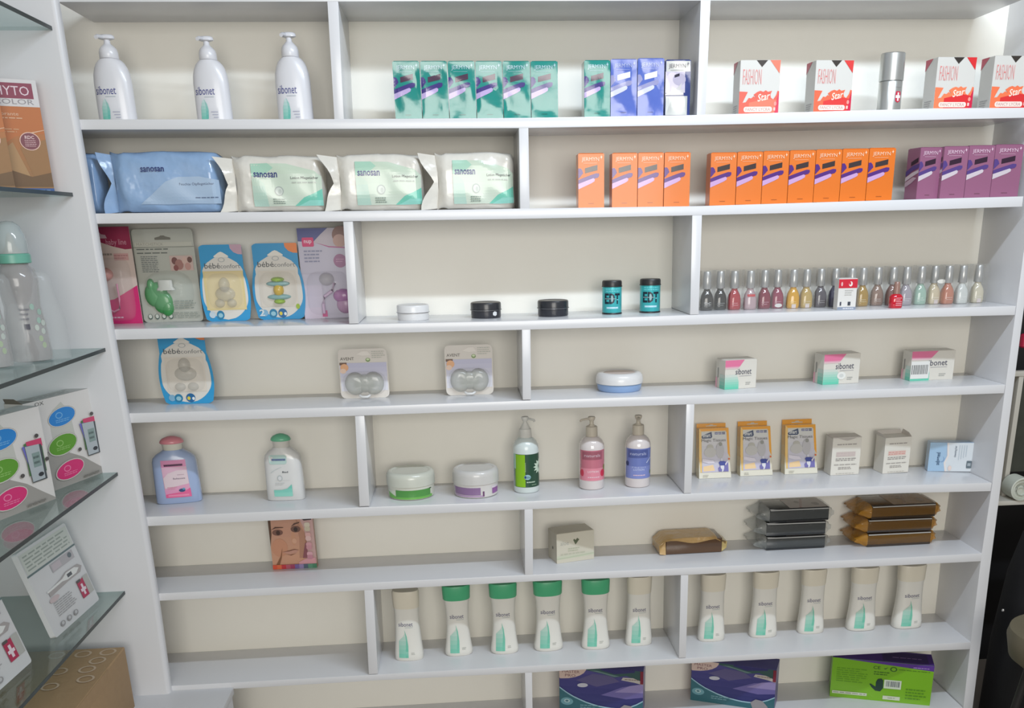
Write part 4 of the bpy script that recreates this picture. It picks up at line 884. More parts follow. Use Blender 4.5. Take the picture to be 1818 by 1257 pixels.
def tissue_pack(label, fl, fr, vbt, tabl, seed, glare):
    p, w, h, yaw = quad_box('F', fl, fr, vbt, yaw=D2R(0))
    d = .030; t = thing('tissue_pack', label, 'box', p, 0, 'orange tissue packs on the fifth shelf', rx=D2R(-7))
    om = mat((238, 164, 50), rough=.25, coat=.4); wm = mat((222, 216, 196), rough=.3, coat=.4)
    ht = (at_y(tabl[0], tabl[1], p.y+d).z-p.z)*1.0-h
    tp = .075*w
    mb = MB(); mb.hexa([(0, 0, 0), (w, 0, 0), (w, d, 0), (0, d, 0), (-tp*.0, .004, h), (w-tp*1.2, .004, h), (w-tp*1.2, d, h), (0, d, h)], wm); mb.build('carton', t, bevel=.0008, seg=1)
    mb = MB(); plate(mb, [(0, h-.002), (.90*w, h-.002), (.90*w, h+ht), (0, h+ht)], d-.0012, d, om); mb.build('hang_tab', t, smooth=0)
    T = Print(lambda a, b, o: (a*w*.9, d-.0012-o, h+b*ht), rough=.3); T.poly([(.5+.38*a, .42+.5*b) for a, b in [(-.5, -.25), (.5, -.25), (.5, .1), (.2, .2), (.1, .6), (-.1, .6), (-.2, .2), (-.5, .1)]], (206, 194, 178)); T.build('hang_hole', t)
    def fm(a, b, o): return ((w-tp*1.2*b)*a, .004*b-o, b*h)
    P = Print(fm, rough=.25, coat=.4)
    P.poly([(0, .30), (.06, 1), (0, 1)], (238, 164, 50)); P.rect(0, .945, 1, 1, (238, 164, 50)); P.poly([(.93, .5), (1, .4), (1, 1), (.9, 1)], (238, 168, 56)); P.poly([(0, .45), (.05, .12), (.09, .12), (.08, .95), (0, 1)], (236, 196, 120))
    P.grad([(.10, .12), (.94, .12), (.92, .92), (.08, .92)], (196, 192, 214), (214, 214, 208), 6)  # artwork fade, paled so the film's silvery glare is in its colour
    P.poly([(.14, .14), (.5, .15), (.45, .27), (.14, .24)], (240, 208, 160)); P.rect(.0, .0, 1, .115, (226, 222, 206))
    P.poly([(.08, .84), (.14, .87), (.42, .93), (.44, .83), (.4, .80), (.1, .80)], (72, 84, 110)); P.text('smart', .13, .825, .38, .89, (220, 222, 220), .02)
    P.rect(.53, .875, .63, .92, (106, 112, 152)); P.rect(.65, .875, .75, .92, (112, 114, 150)); P.rect(.77, .875, .87, .92, (80, 84, 120)); P.small(.55, .885, .86, .91, 1, (214, 214, 222), 3, 0)
    P.text('Magic Tissues', .08, .715, .88, .79, (104, 104, 98), .0)
    P.ell(.36, .62, .11, .06, (184, 182, 172)); P.ell(.36, .52, .2, .1, (196, 194, 190)); P.ell(.68, .55, .13, .16, (190, 188, 190)); P.ell(.7, .68, .06, .04, (150, 150, 144)); P.poly([(.1, .40), (.45, .36), (.5, .30), (.3, .30), (.1, .34)], (222, 216, 226))
    P.poly([(.62, .13), (.92, .13), (.92, .30), (.84, .34), (.6, .2)], (118, 114, 176))
    P.ell(.72, .37, .035, .028, (214, 214, 222)); P.poly([(.62, .31), (.66, .34), (.8, .34), (.86, .30), (.81, .25), (.66, .25)], (62, 76, 150)); P.poly([(.67, .25), (.79, .25), (.79, .20), (.76, .14), (.71, .11), (.72, .17), (.68, .2)], (222, 222, 228)); P.poly([(.82, .28), (.92, .36), (.93, .34), (.84, .25)], (222, 216, 220))
    P.small(.12, .02, .3, .08, 2, (186, 184, 172), seed); P.ell(.955, .38, .03, .02, (222, 110, 60)); P.build('front_print', t)
    S = Print(lambda a, b, o: (-o, .004*b+(1-a)*(d-.004*b), b*h), rough=.3); S.grad([(0, 0), (1, 0), (1, 1), (0, 1)], (214, 208, 184), (226, 160, 60), 5); S.build('side_print', t)
tissue_pack('orange tissue pack against the tall divider', (1241, 850), (1298, 847), 763, (1232, 751.8), 1, 0)
tissue_pack('orange tissue pack in the middle of three', (1314, 845.5), (1371.5, 843.6), 760, (1301, 748), 2, 0)
tissue_pack('orange tissue pack beside the small white cartons', (1393, 842.3), (1451, 839.8), 757, (1381, 744.7), 3, 0)

def small_white(label, fl, fr, vt, yaw, depth, openf, col2):
    p, w, h, yaw = quad_box('F', fl, fr, vt, yaw=yaw)
    t = thing('ointment_carton', label, 'box', p, yaw, 'small white cartons on the fifth shelf')
    wm = mat((222, 218, 208), rough=.45); mb = MB(); mb.box(0, w, 0, depth, 0, h, wm); mb.build('carton', t, bevel=.0006, seg=1)
    gm_ = mat((206, 200, 192), rough=.5); mb = MB()
    if openf:
        mb.hexa([(0, depth-.001, h), (w, depth-.001, h), (w, depth, h), (0, depth, h), (.06*w, depth+.004, h+.010), (.94*w, depth+.004, h+.010), (.94*w, depth+.005, h+.010), (.06*w, depth+.005, h+.010)], gm_)
        mb.hexa([(0, 0, h), (.002, 0, h), (.002, depth, h), (0, depth, h), (-.006, .25*depth, h+.008), (-.004, .25*depth, h+.008), (-.004, depth, h+.011), (-.006, depth, h+.011)], gm_)
        mb.hexa([(w-.002, 0, h), (w, 0, h), (w, depth, h), (w-.002, depth, h), (w-.002, .3*depth, h+.008), (w, .3*depth, h+.008), (w, .9*depth, h+.012), (w-.002, .9*depth, h+.012)], gm_)
    else:
        mb.hexa([(0, 0, h), (w, 0, h), (w, depth, h), (0, depth, h), (0, 0, h+.002), (w, 0, h+.002), (w, depth, h+.003), (0, depth, h+.003)], gm_)
    mb.build('top_flap', t, smooth=0)
    P = Print(flat(w, h), rough=.4)
    if not openf: P.poly([(.17, 1), (.83, 1), (.62, .95), (.5, .93), (.38, .95)], (186, 180, 174))
    P.small(.16, .80, .86, .86, 1, (160, 154, 150), 2, .02); P.rect(.15, .50, .82, .63, (206, 192, 186) if not openf else (222, 196, 186)); P.small(.16, .515, .8, .615, 2, col2, 3, .02)
    P.small(.14, .38, .86, .47, 2, (140, 136, 134), 4, .1); P.small(.1, .26, .9, .31, 1, (160, 156, 152), 5, .02); P.small(.25, .15, .75, .23, 2, (150, 146, 144), 6, .2); P.small(.18, .03, .84, .06, 1, (180, 176, 170), 7, .02)
    P.build('front_print', t)
small_white('small white carton with closed flat top', (1474, 844.4), (1525, 843), 779, D2R(2), .045, False, (196, 182, 178))
small_white('small white carton with open top flaps', (1566.5, 841.4), (1614.5, 840.4), 778, D2R(6), .048, True, (206, 142, 134))
p, w, h, yaw = quad_box('F', (1646.2, 836.5), (1719.1, 842), 786, yaw=D2R(-12))
t = thing('soap_carton', 'pale blue and white carton lying beside the end board', 'box', p, yaw)
carton(t, w, .03, h, mat((166, 190, 214), rough=.35, coat=.2))
P = Print(flat(w, h), rough=.35); P.rect(.0, 0, .36, 1, (160, 190, 216)); P.poly([(.36, 1), (.42, .55), (.36, .3), (.40, 0), (1, 0), (1, 1)], (212, 218, 222)); P.poly([(.36, 1), (.39, .55), (.33, .3), (.37, 0), (.41, 0), (.37, .3), (.43, .55), (.40, 1)], (226, 218, 214))
P.vtext('sebamed', .15, .22, .24, .66, (44, 78, 112), .02, False); P.ell(.28, .42, .06, .1, (130, 160, 196)); P.ell(.265, .44, .05, .09, (160, 190, 216))
P.vtext('cleansing bar', .53, .5, .59, .9, (110, 124, 140), .01, False)
for k in range(4): P.rect(.63+.05*k, .4+.04*k, .645+.05*k, .92, (186, 196, 204))
P.rrect(.82, .12, .93, .38, .02, (96, 110, 118)); P.rect(.84, .2, .91, .3, (160, 170, 176)); P.ell(.47, .12, .04, .09, (226, 208, 200)); P.build('front_print', t)

# ---- row 6 -----------------------------------------------------------------------
p, w, h = card_place('G', 485.5, 563.5, 1011, 1006, 921)
t = thing('cosmetic_carton', 'flat carton printed with a smiling face and pink pads', 'box', p, 0)
mb = MB(); mb.box(0, w, 0, .016, 0, h, mat((168, 118, 92), rough=.35)); mb.build('carton', t, bevel=.0005, seg=1)
P = Print(flat(w, h), rough=.35)
P.grad([(0, .08), (.8, .08), (.78, 1), (0, 1)], (212, 160, 130), (200, 152, 130), 5); P.poly([(0, .45), (.05, .7), (.06, 1), (0, 1)], (92, 66, 48)); P.poly([(.7, 1), (.78, .8), (.82, .5), (.75, .08), (1, .08), (1, 1)], (204, 168, 164)); P.poly([(.72, 1), (.8, .94), (.97, .95), (.97, 1)], (52, 40, 40))
P.poly([(.62, 1), (.78, .72), (.80, .5), (.72, .2), (.62, .2), (.66, .6)], (184, 136, 112)); P.ell(.53, .60, .05, .14, (206, 154, 124)); P.ell(.545, .545, .05, .05, (218, 170, 142)); P.ell(.2, .42, .18, .18, (206, 148, 118))
P.ell(.19, .725, .12, .06, (126, 88, 76)); P.ell(.20, .72, .045, .045, (74, 48, 40)); P.ell(.60, .78, .11, .065, (116, 84, 74)); P.ell(.60, .775, .045, .045, (62, 48, 44)); P.poly([(.05, .78), (.15, .84), (.33, .83), (.33, .815), (.16, .81)], (96, 66, 54)); P.poly([(.5, .83), (.58, .9), (.7, .92), (.7, .90), (.6, .87)], (96, 70, 60))
P.poly([(.26, .33), (.4, .355), (.52, .375), (.62, .36), (.56, .31), (.42, .285)], (200, 150, 132)); P.poly([(.24, .335), (.4, .36), (.52, .385), (.63, .365), (.52, .37), (.4, .345)], (116, 72, 54)); P.poly([(.3, .30), (.42, .275), (.56, .3), (.44, .26)], (136, 92, 72)); P.poly([(.08, .08), (.2, .25), (.26, .42), (.22, .22), (.16, .08)], (138, 92, 62))
P.poly([(.6, .12), (.75, .18), (.98, .2), (.98, .08), (.6, .08)], (220, 160, 168)); P.poly([(.7, .2), (.78, .5), (.84, .5), (.8, .2)], (140, 84, 92))
for k, (bb, c) in enumerate([(.86, (216, 206, 186)), (.78, (206, 196, 172)), (.66, (222, 176, 172)), (.59, (226, 190, 186)), (.47, (214, 160, 168)), (.41, (206, 150, 160)), (.28, (222, 172, 182)), (.22, (200, 140, 156))]): P.rrect(.80, bb-.045, .93, bb+.045, .04, c)
for k, c in enumerate([(222, 88, 60), (226, 112, 72), (198, 56, 66), (186, 92, 110), (164, 66, 100), (122, 100, 160), (150, 134, 180), (84, 100, 120), (96, 150, 124), (76, 134, 104)]): P.rect(.1*k, 0, .1*k+.1, .085, c)
P.build('front_print', t)
p, w, h, yaw = quad_box('G', (988.7, 1001), (1057, 990), 949, yaw=D2R(15))
t = thing('soap_carton', 'cream coloured soap carton with dark heart mark', 'box', p, yaw)
sm_ = mat((206, 200, 182), rough=.45); carton(t, w, .062, h, sm_)
P = Print(flat(w, h), rough=.4); P.rect(0, .0, 1, 1, (208, 203, 186)); P.grad([(0, .12), (1, .16), (1, .3), (0, .25)], (196, 204, 178), (206, 203, 186), 3); P.poly([(0, .13), (1, .2), (1, .23), (0, .16)], (186, 192, 168))
P.text('aloe', .10, .60, .32, .75, (176, 176, 166), .0); P.poly([(.50, .58), (.44, .74), (.47, .78), (.50, .73), (.55, .80), (.60, .74)], (96, 104, 80)); P.small(.3, .35, .62, .5, 2, (180, 184, 160), 3, .2); P.small(.1, .24, .8, .34, 1, (190, 190, 170), 4); P.build('front_print', t)
S = Print(lambda a, b, o: (-o, (1-a)*.062, b*h), rough=.4); S.ell(.55, .45, .06, .05, (110, 110, 96)); S.build('side_print', t)

def case_pack(label, group, ul, ur, vb, vt, depth, case, film, fa, zlift, dark, first=True):
    a, c = at_y(ul, vb, .03), at_y(ur, vb, .03); w = c.x-a.x; z = zt('G', (a.x+c.x)/2)+.0002
    t = thing('case_pack', label, 'packet', (a.x, .03+random.uniform(-.003, .003), z+zlift), D2R(random.uniform(-1.5, 2.5)), group)
    return t, w
def packet_body(t, w, d, h, case, film, filma, fin, printed):
    cm = mat(case, rough=.12, coat=.8, name='glossy_case_%d' % case[0])
    mb = MB(); mb.box(0, w, 0, d, .001, h-.001, cm); mb.build('case', t, bevel=.0015)
    mb = MB(); mb.box(.002, w-.002, -.0008, .0, .86*h, .91*h, mat((200, 200, 196), rough=.3)); mb.build('case_strip', t, smooth=0)  # thin pale strip along the case front, just below the top edge
    P = Print(lambda a, b, o: (a*w, b*d, h-.001+o), rough=.25, coat=.5); P.rect(.34, .04, .98, .96, printed); P.poly([(.5, .04), (.54, .04), (.72, .96), (.68, .96)], mixc(printed, (140, 80, 80), .4)); P.ell(.84, .4, .06, .16, mixc(printed, (60, 50, 50), .4)); P.ell(.56, .62, .04, .12, mixc(printed, (60, 50, 50), .3)); P.build('top_label', t)
    fm_ = clear(film, filma, .1, bump=.8, bscale=34)
    n = 20; rs = []; rn = random.Random(int(w*9e5)+int(h*1e5))
    for s, gx in [(0, -.034), (.25, -.022), (.5, -.010), (.75, -.002), (1, 0), (1.4, .4*w), (1.9, w), (2.2, w+.004), (2.5, w+fin*.5), (2.8, w+fin)]:
        k = .22 if s == 0 else .5 if s == .25 else .85 if s == .5 else 1.0 if s < 2.3 else .62 if s == 2.5 else .45
        r = []
        for j in range(n):
            q = 2*math.pi*j/n; c, sn = math.cos(q), math.sin(q); pw = 5
            yy = d/2+(d/2+.0012)*(1 if 1 <= s <= 2.2 else .95)*math.copysign(abs(c)**(2/pw), c); zz = h/2+(h/2+.0004)*k*math.copysign(abs(sn)**(2/pw), sn)
            jt = .0012*rn.uniform(-1, 1) if not .9 < s < 2.3 else 0
            r.append((gx+jt*2.5, yy-.002*abs(jt)*0, max(.0003, zz+jt)))
        rs.append(r)
    mb = MB(); mb.rings(rs[4:8], fm_, cap0=False, cap1=False); mb.build('clear_wrapper', t, smooth=45)
    fe = clear(film, min(.6, filma*3.2), .1, bump=.8, bscale=34)
    mb = MB(); mb.rings(rs[:5], fe, cap1=False); mb.build('wrapper_end', t, smooth=45)
    mb = MB(); mb.rings(rs[7:], fe, cap0=False); mb.build('wrapper_end', t, smooth=45)
dep_ = .12
zb = [0, 0, 0]
for (ul, ur, vb0, vt0, case, film, fa, pr, lab, grp) in [
    (1360, 1464, 978, 905, (26, 30, 33), (190, 196, 194), .09, (176, 164, 156), 'black', 'black wrapped cases'),
    (1539, 1651, 972, 899, (50, 36, 22), (206, 146, 50), .17, (150, 116, 72), 'brown', 'brown wrapped cases')]:
    p = base('G', ul, vb0); y0 = p.y; wx = at_y(ur, vb0, y0).x-at_y(ul, vb0, y0).x; hh = (at_y(ul, vt0, y0).z-p.z)/3; dd = min(.105, DEP-.012-y0)
    for k in range(3):
        t = thing('case_pack', '%s glossy case in %s film, %s of the %s stack' % (lab, 'clear' if lab == 'black' else 'amber', ['bottom', 'middle', 'top'][k], lab), 'packet',
                  (p.x+[.0, -.002, .004][k], y0+[0, .002, -.001][k], zt('G', p.x)+.0006+k*(hh+.0004)), D2R([.6, -.5, .8][k]), grp)
        packet_body(t, wx, dd, hh, case, film, fa, .012 if lab == 'black' else .014, pr)
        if lab == 'brown':
            mb = MB(); dome(mb, 0, 0, .011, .45*hh, .006, mat((204, 146, 44), rough=.25, alpha=.85, name='amber_film'), n=14); o = mb.build('film_end', t, smooth=40); o.location = (wx+.008, .02, hh*.45)
# single tan packet
p = base('G', 1180, 986); q = base('G', 1284, 984); wx = at_y(1282, 985, p.y).x-p.x; hh = at_y(1180, 958, p.y).z-p.z
t = thing('case_pack', 'single dark case in tan film lying alone', 'packet', p, D2R(1))
dd = min(.085, DEP-.01-p.y)
tanf = mat((196, 160, 104), rough=.3, coat=.3, bump=.7, bscale=30, name='tan_film'); cm = mat((92, 66, 44), rough=.2, coat=.5)
mb = MB(); mb.box(.004, wx, .002, dd-.004, .001, hh-.004, cm); mb.build('case', t, bevel=.0015)
mb = MB()
up = []; 
for i in range(13):
    s = i/12; x = -.014+s*(wx+.024); edge = .35*hh if s < .06 else (.80+.10*math.sin(s*9))*hh if s < .9 else .72*hh
    zt_ = hh*(.55 if s < .05 else .92 if s < .12 else 1.0 if s < .9 else .8 if s < .97 else .5)
    up.append([(x, -.0015-.001*math.sin(s*17), edge), (x, .004, zt_), (x, dd*.5, zt_*1.04+.0008*math.sin(s*23)), (x, dd-.002, zt_), (x, dd+.001, .3*hh), (x, dd+.001, .001)])
mb.rings(up, tanf, cap0=False, cap1=False, closed=False); o = mb.build('film_wrap', t, smooth=40)
mb = MB(); mb.hexa([(-.013, .0, .003), (.003, -.001, .0005), (.003, dd, .0005), (-.013, dd, .003), (-.015, .004, .55*hh), (.002, .002, .9*hh), (.002, dd, .9*hh), (-.015, dd, .55*hh)], tanf); mb.build('film_fold', t, smooth=30); mb = MB(); mb.hexa([(wx, .004, .002), (wx+.014, .008, .01), (wx+.014, dd*.8, .01), (wx, dd, .002), (wx, .004, .8*hh), (wx+.016, .01, .6*hh), (wx+.016, dd*.7, .6*hh), (wx, dd, .8*hh)], mat((206, 184, 120), rough=.3, coat=.3)); mb.build('film_fold', t, smooth=30)

# ---- row 7: flared body wash bottles ------------------------------------------------
def wash(label, ul, ur, vb, vt, green, yaw=0.0, seed=0):
    p, r, h = round_place('H', ul, ur, vb, vt, ry=.62)
    t = thing('body_wash_bottle', label, 'bottle', p, yaw, 'body wash bottles on the seventh shelf')
    bm_ = mat((232, 230, 222), rough=.3, coat=.2)
    if green: secs = [(0, .93*r, .56*r, 2.4), (.015*h, r, .62*r, 2.4), (.07*h, 1.0*r, .62*r, 2.4), (.20*h, .90*r, .58*r, 2.4), (.36*h, .82*r, .54*r, 2.3), (.55*h, .80*r, .53*r, 2.3), (.72*h, .86*r, .56*r, 2.3), (.80*h, .92*r, .58*r, 2.3), (.815*h, .92*r, .58*r, 2.3)]
    else: secs = [(0, .95*r, .56*r, 2.6), (.015*h, r, .62*r, 2.6), (.10*h, .99*r, .62*r, 2.6), (.30*h, .90*r, .58*r, 2.5), (.50*h, .85*r, .55*r, 2.4), (.68*h, .84*r, .55*r, 2.4), (.76*h, .86*r, .56*r, 2.4)]
    mb = MB(); loft(mb, secs, bm_, n=36); mb.build('bottle', t, smooth=50)
    cm = mat((82, 182, 132), rough=.35) if green else mat((230, 223, 205), rough=.35)
    mb = MB()
    if green: loft(mb, [(.80*h, .93*r, .59*r, 2.3), (.81*h, .97*r, .62*r, 2.3), (.97*h, 1.0*r, .64*r, 2.3), (h, .95*r, .60*r, 2.3)], cm, n=36)
    else: loft(mb, [(.755*h, .87*r, .57*r, 2.4), (.765*h, .89*r, .58*r, 2.4), (.97*h, .93*r, .60*r, 2.4), (h, .88*r, .57*r, 2.4)], cm, n=36)
    mb.build('cap', t, smooth=40)
    P = Print(onloft(secs), step=.004, rough=.3)
    k = 0.0 if green else -.04
    P.text('sibonet', -.56*r, (.545+k)*h, .42*r, (.605+k)*h, (84, 82, 120), .0); P.rect(-.12*r, (.525+k)*h, .42*r, (.531+k)*h, (176, 186, 186))
    P.grad([(-.66*r, .05*h), (.0*r, .05*h), (.02*r, .2*h), (-.03*r, .34*h), (-.12*r, .42*h), (-.3*r, .36*h), (-.6*r, .3*h)], (120, 200, 176), (206, 218, 208), 6)
    P.grad([(-.2*r, .05*h), (.0*r, .05*h), (.03*r, .22*h), (-.04*r, .36*h), (-.18*r, .46*h), (-.1*r, .3*h)], (110, 196, 170), (130, 198, 176), 3); P.small(.2*r, .09*h, .5*r, .13*h, 2, (176, 180, 174), seed)
    P.build('front_print', t)
B7 = [(702.5, 753.5, 1174, 1046, False, 'white capped lotion bottle, leftmost of all on the seventh shelf'),
 (791, 840, 1165.5, 1037, True, 'green capped lotion bottle, leftmost of four'), (872, 921, 1162, 1033, True, 'green capped lotion bottle, second of four from the left'),
 (948.5, 999.5, 1157, 1029, True, 'green capped lotion bottle, third of four from the left'), (1032.5, 1082, 1154, 1026, True, 'green capped lotion bottle, rightmost of four'),
 (1110, 1156.5, 1147.5, 1021, False, 'white capped lotion bottle between a green capped one and the divider'),
 (1238, 1285, 1140, 1017.5, False, 'white capped lotion bottle just right of the divider'), (1329, 1377, 1133.5, 1013, False, 'white capped lotion bottle, second of five right of the divider'),
 (1414, 1460, 1126.5, 1008.5, False, 'white capped lotion bottle in the middle of five'), (1501, 1550.5, 1121.5, 1005, False, 'white capped lotion bottle, fourth of five right of the divider'),
 (1581.5, 1632.5, 1117.5, 1001, False, 'white capped lotion bottle nearest the end board')]
for i, (ul, ur, vb, vt, g, lb) in enumerate(B7): wash(lb, ul, ur, vb, vt, g, D2R([-3, 4, 0, 3, 0, 2, 0, 0, 2, 0, 4][i]), i)

# ---- row 8: glove boxes ---------------------------------------------------------------
def glove(label, fl, fr, vt):
    p, q = at_z(*fl, ZI), at_z(*fr, ZI); w = (q-p).xy.length; yaw = math.atan2((q-p).y, (q-p).x); h = at_y(fl[0], vt, p.y).z-ZI
    d = .075
    t = thing('glove_box', label, 'box', (p.x, p.y, ZI+.0002), yaw, 'blue glove boxes on the lowest shelf')
    mb = MB(); mb.box(0, w, 0, d, 0, h, mat((96, 92, 150), rough=.35)); mb.build('carton', t, bevel=.0008, seg=1)
    P = Print(flat(w, h), rough=.35)
    P.grad([(0, 0), (1, 0), (1, 1), (0, 1)], (40, 44, 104), (84, 78, 138), 7); P.poly([(.5, .42), (.75, .62), (1, .72), (1, .42), (.8, .36)], (112, 104, 162)); P.poly([(.66, .5), (.84, .66), (1, .72), (1, .52)], (150, 138, 186)); P.poly([(.2, .72), (.4, .88), (.62, .86), (.72, .74), (.45, .6)], (96, 90, 132))
    P.poly([(.28, .97), (.5, .90), (.66, .83), (.8, .88), (.98, .78), (1, 1), (.28, 1)], (56, 86, 84)); P.poly([(.5, .97), (.66, .90), (.9, .96), (.9, 1), (.5, 1)], (54, 52, 104)); P.poly([(.36, .955), (.5, .91), (.66, .84), (.72, .86), (.6, .9), (.45, .96)], (104, 130, 130))
    P.poly([(.76, .84), (.88, .84), (1, .76), (1, .7), (.9, .74), (.74, .78)], (190, 184, 178)); P.small(.78, .78, .95, .82, 1, (130, 110, 100))
    P.poly([(0, .76)]+[(.32*math.cos(D2R(q))*1.02, 1-.26*math.sin(D2R(q))) for q in (88, 70, 55, 40, 25, 10, 0)]+[(0, 1)], (212, 188, 176)); P.text('MASTER', .035, .875, .245, .935, (124, 84, 92), .0); P.text('PRO', .07, .79, .195, .85, (124, 84, 92), .0)
    P.ell(.28, .62, .065, .045, (196, 196, 206), rot=.25)
    arc = [(1, .34), (.92, .25), (.85, .195), (.77, .155), (.7, .138), (.62, .138), (.55, .15), (.47, .17), (.4, .20), (.32, .24), (.25, .29), (.17, .35), (.1, .42), (.05, .48), (0, .545)]
    P.poly([(0, 0), (1, 0)]+arc, (52, 104, 114)); P.poly([(a_, b_+.018) for a_, b_ in arc]+[(a_, b_-.012) for a_, b_ in reversed(arc)], (156, 190, 206))
    P.ell(.09, .24, .075, .085, (110, 160, 170)); P.ell(.09, .25, .035, .04, (180, 206, 206)); P.ell(.09, .25, .02, .022, (70, 120, 130)); P.small(.25, .1, .5, .2, 2, (120, 160, 170), 3)
    P.poly([(.75, 0), (.72, .15), (.78, .24), (.86, .22), (.92, .1), (.95, 0)], (150, 146, 150)); P.rect(.965, .72, 1, 1, (126, 42, 58)); P.build('front_print', t)
    S = Print(lambda a_, b_, o: (-o, (1-a_)*d, b_*h), rough=.35); S.rect(0, 0, 1, 1, (120, 52, 66)); S.build('side_print', t)
glove('blue and teal glove box nearest the low divider', (994, 1262), (1141, 1272), 1183)
glove('blue and teal glove box beside the bright green box', (1226, 1242), (1374, 1263), 1171)
q0, q1 = base('I', 1472.9, 1235.9), at_z(1650.3, 1253, ZI); yaw = math.atan2(q1.y-q0.y, q1.x-q0.x); w = (q1-q0).xy.length; h = at_y(1478.6, 1167, q0.y).z-ZI
yaw = max(yaw, D2R(-22))
t = thing('glove_box', 'bright green box with purple top and hand print', 'box', (q0.x, q0.y, ZI+.0002), yaw)
mb = MB(); mb.box(0, w, 0, .075, 0, h, mat((116, 176, 30), rough=.35)); mb.build('carton', t, bevel=.0008, seg=1)
T = Print(lambda a, b, o: (a*w, b*.075, h+o), rough=.35); T.rect(0, 0, 1, 1, (84, 48, 140)); T.rect(.5, .1, .95, .9, (60, 36, 104)); T.small(.6, .4, .9, .5, 1, (180, 150, 206)); T.build('top_print', t)
P = Print(flat(w, h), rough=.35); P.rect(0, 0, 1, 1, (120, 178, 28)); P.poly([(.06, 1), (1, .86), (1, 1)], (88, 50, 144)); P.small(.8, .90, .96, .93, 1, (190, 160, 210)); P.text('CE', .41, .80, .48, .88, (50, 90, 30), .01); P.poly([(.51, .83), (.53, .81), (.56, .87), (.53, .84)], (50, 90, 30)); P.ell(.61, .83, .035, .06, (50, 96, 30)); P.ell(.61, .83, .022, .04, (120, 178, 28))
P.small(.05, .4, .37, .78, 7, (96, 152, 26), 4, .3); P.small(.42, .65, .6, .76, 2, (60, 104, 28), 9); P.small(.66, .82, .97, .85, 1, (70, 112, 28), 6, .02); P.small(.75, .1, .96, .4, 4, (84, 140, 26), 7)
P.poly([(.45, .48), (.465, .56), (.5, .58), (.52, .53), (.525, .34), (.5, .25), (.45, .26), (.41, .34), (.385, .42), (.4, .425), (.45, .36)], (24, 58, 48)); P.rect(.53, .34, .70, .56, (206, 216, 196)); o = P.off(); rn = random.Random(3); a = .55
while a < .68:
    ww = .003+.006*rn.random(); P.rect(a, .39, a+ww, .53, (90, 92, 108), o); a += ww+.003+.005*rn.random()
P.rect(.02, .10, .37, .17, (206, 214, 192)); P.rect(.53, .06, .70, .155, (206, 214, 192)); P.small(.03, .115, .36, .155, 1, (130, 140, 120), 3, .05); P.text('SIZE M', .58, .09, .65, .125, (110, 120, 100), .0); P.build('front_print', t)
# ------------------------------------------------------------------ side unit at the left: glass shelves, base cabinet
wl = MB(); wl.box(-.53, -.5, -2.2, 0, 0, 2.4, PANELP); struct(wl, 'wall_left', smooth=0)
GS = [(91, 46), (128, 342), (186, 618), (208, 839), (221, 1050)]
edgem = mat((44, 56, 58), rough=.35, name='dark_glass_edge')
GZ = []
for i, (u, v) in enumerate(GS):
    p = at_y(u, v, YP-.003); zt_ = p.z; GZ.append((p.x, zt_))
    t = thing('glass_shelf', ['topmost glass shelf, cut by the picture edge', 'glass shelf carrying the brown hair colour boxes', 'glass shelf carrying the baby bottles', 'glass shelf carrying the boxes with coloured ovals', 'lowest glass shelf, carrying the thermometer packs'][i], 'shelf', (0, 0, zt_), 0, 'glass shelves at the left end')
    mb = MB(); mb.box(-.5, p.x-.0012, -.92, YP-.0005, -.0075, 0, GLASS); mb.build('glass_pane', t, smooth=0)
    mb = MB(); mb.box(p.x-.0011, p.x, -.92, YP-.0005, -.0075, 0, edgem); mb.build('polished_edge', t, smooth=0)
a = at_y(303, 1231.5, YP); b = at_y(415, 1225, 0)
t = thing('base_cabinet', 'low white cabinet under the glass shelves holding the brown carton', 'cabinet', (0, 0, 0))
zc = a.z-.0008
mb = MB(); mb.box(-.5, b.x-.006, -1.1, -.0005, 0, zc-.018, PANELP); mb.build('cabinet_body', t, bevel=.001)
mb = MB(); mb.box(-.5, b.x, -1.11, -.0002, zc-.018, zc, PANELP); mb.build('cabinet_top', t, bevel=.0012)

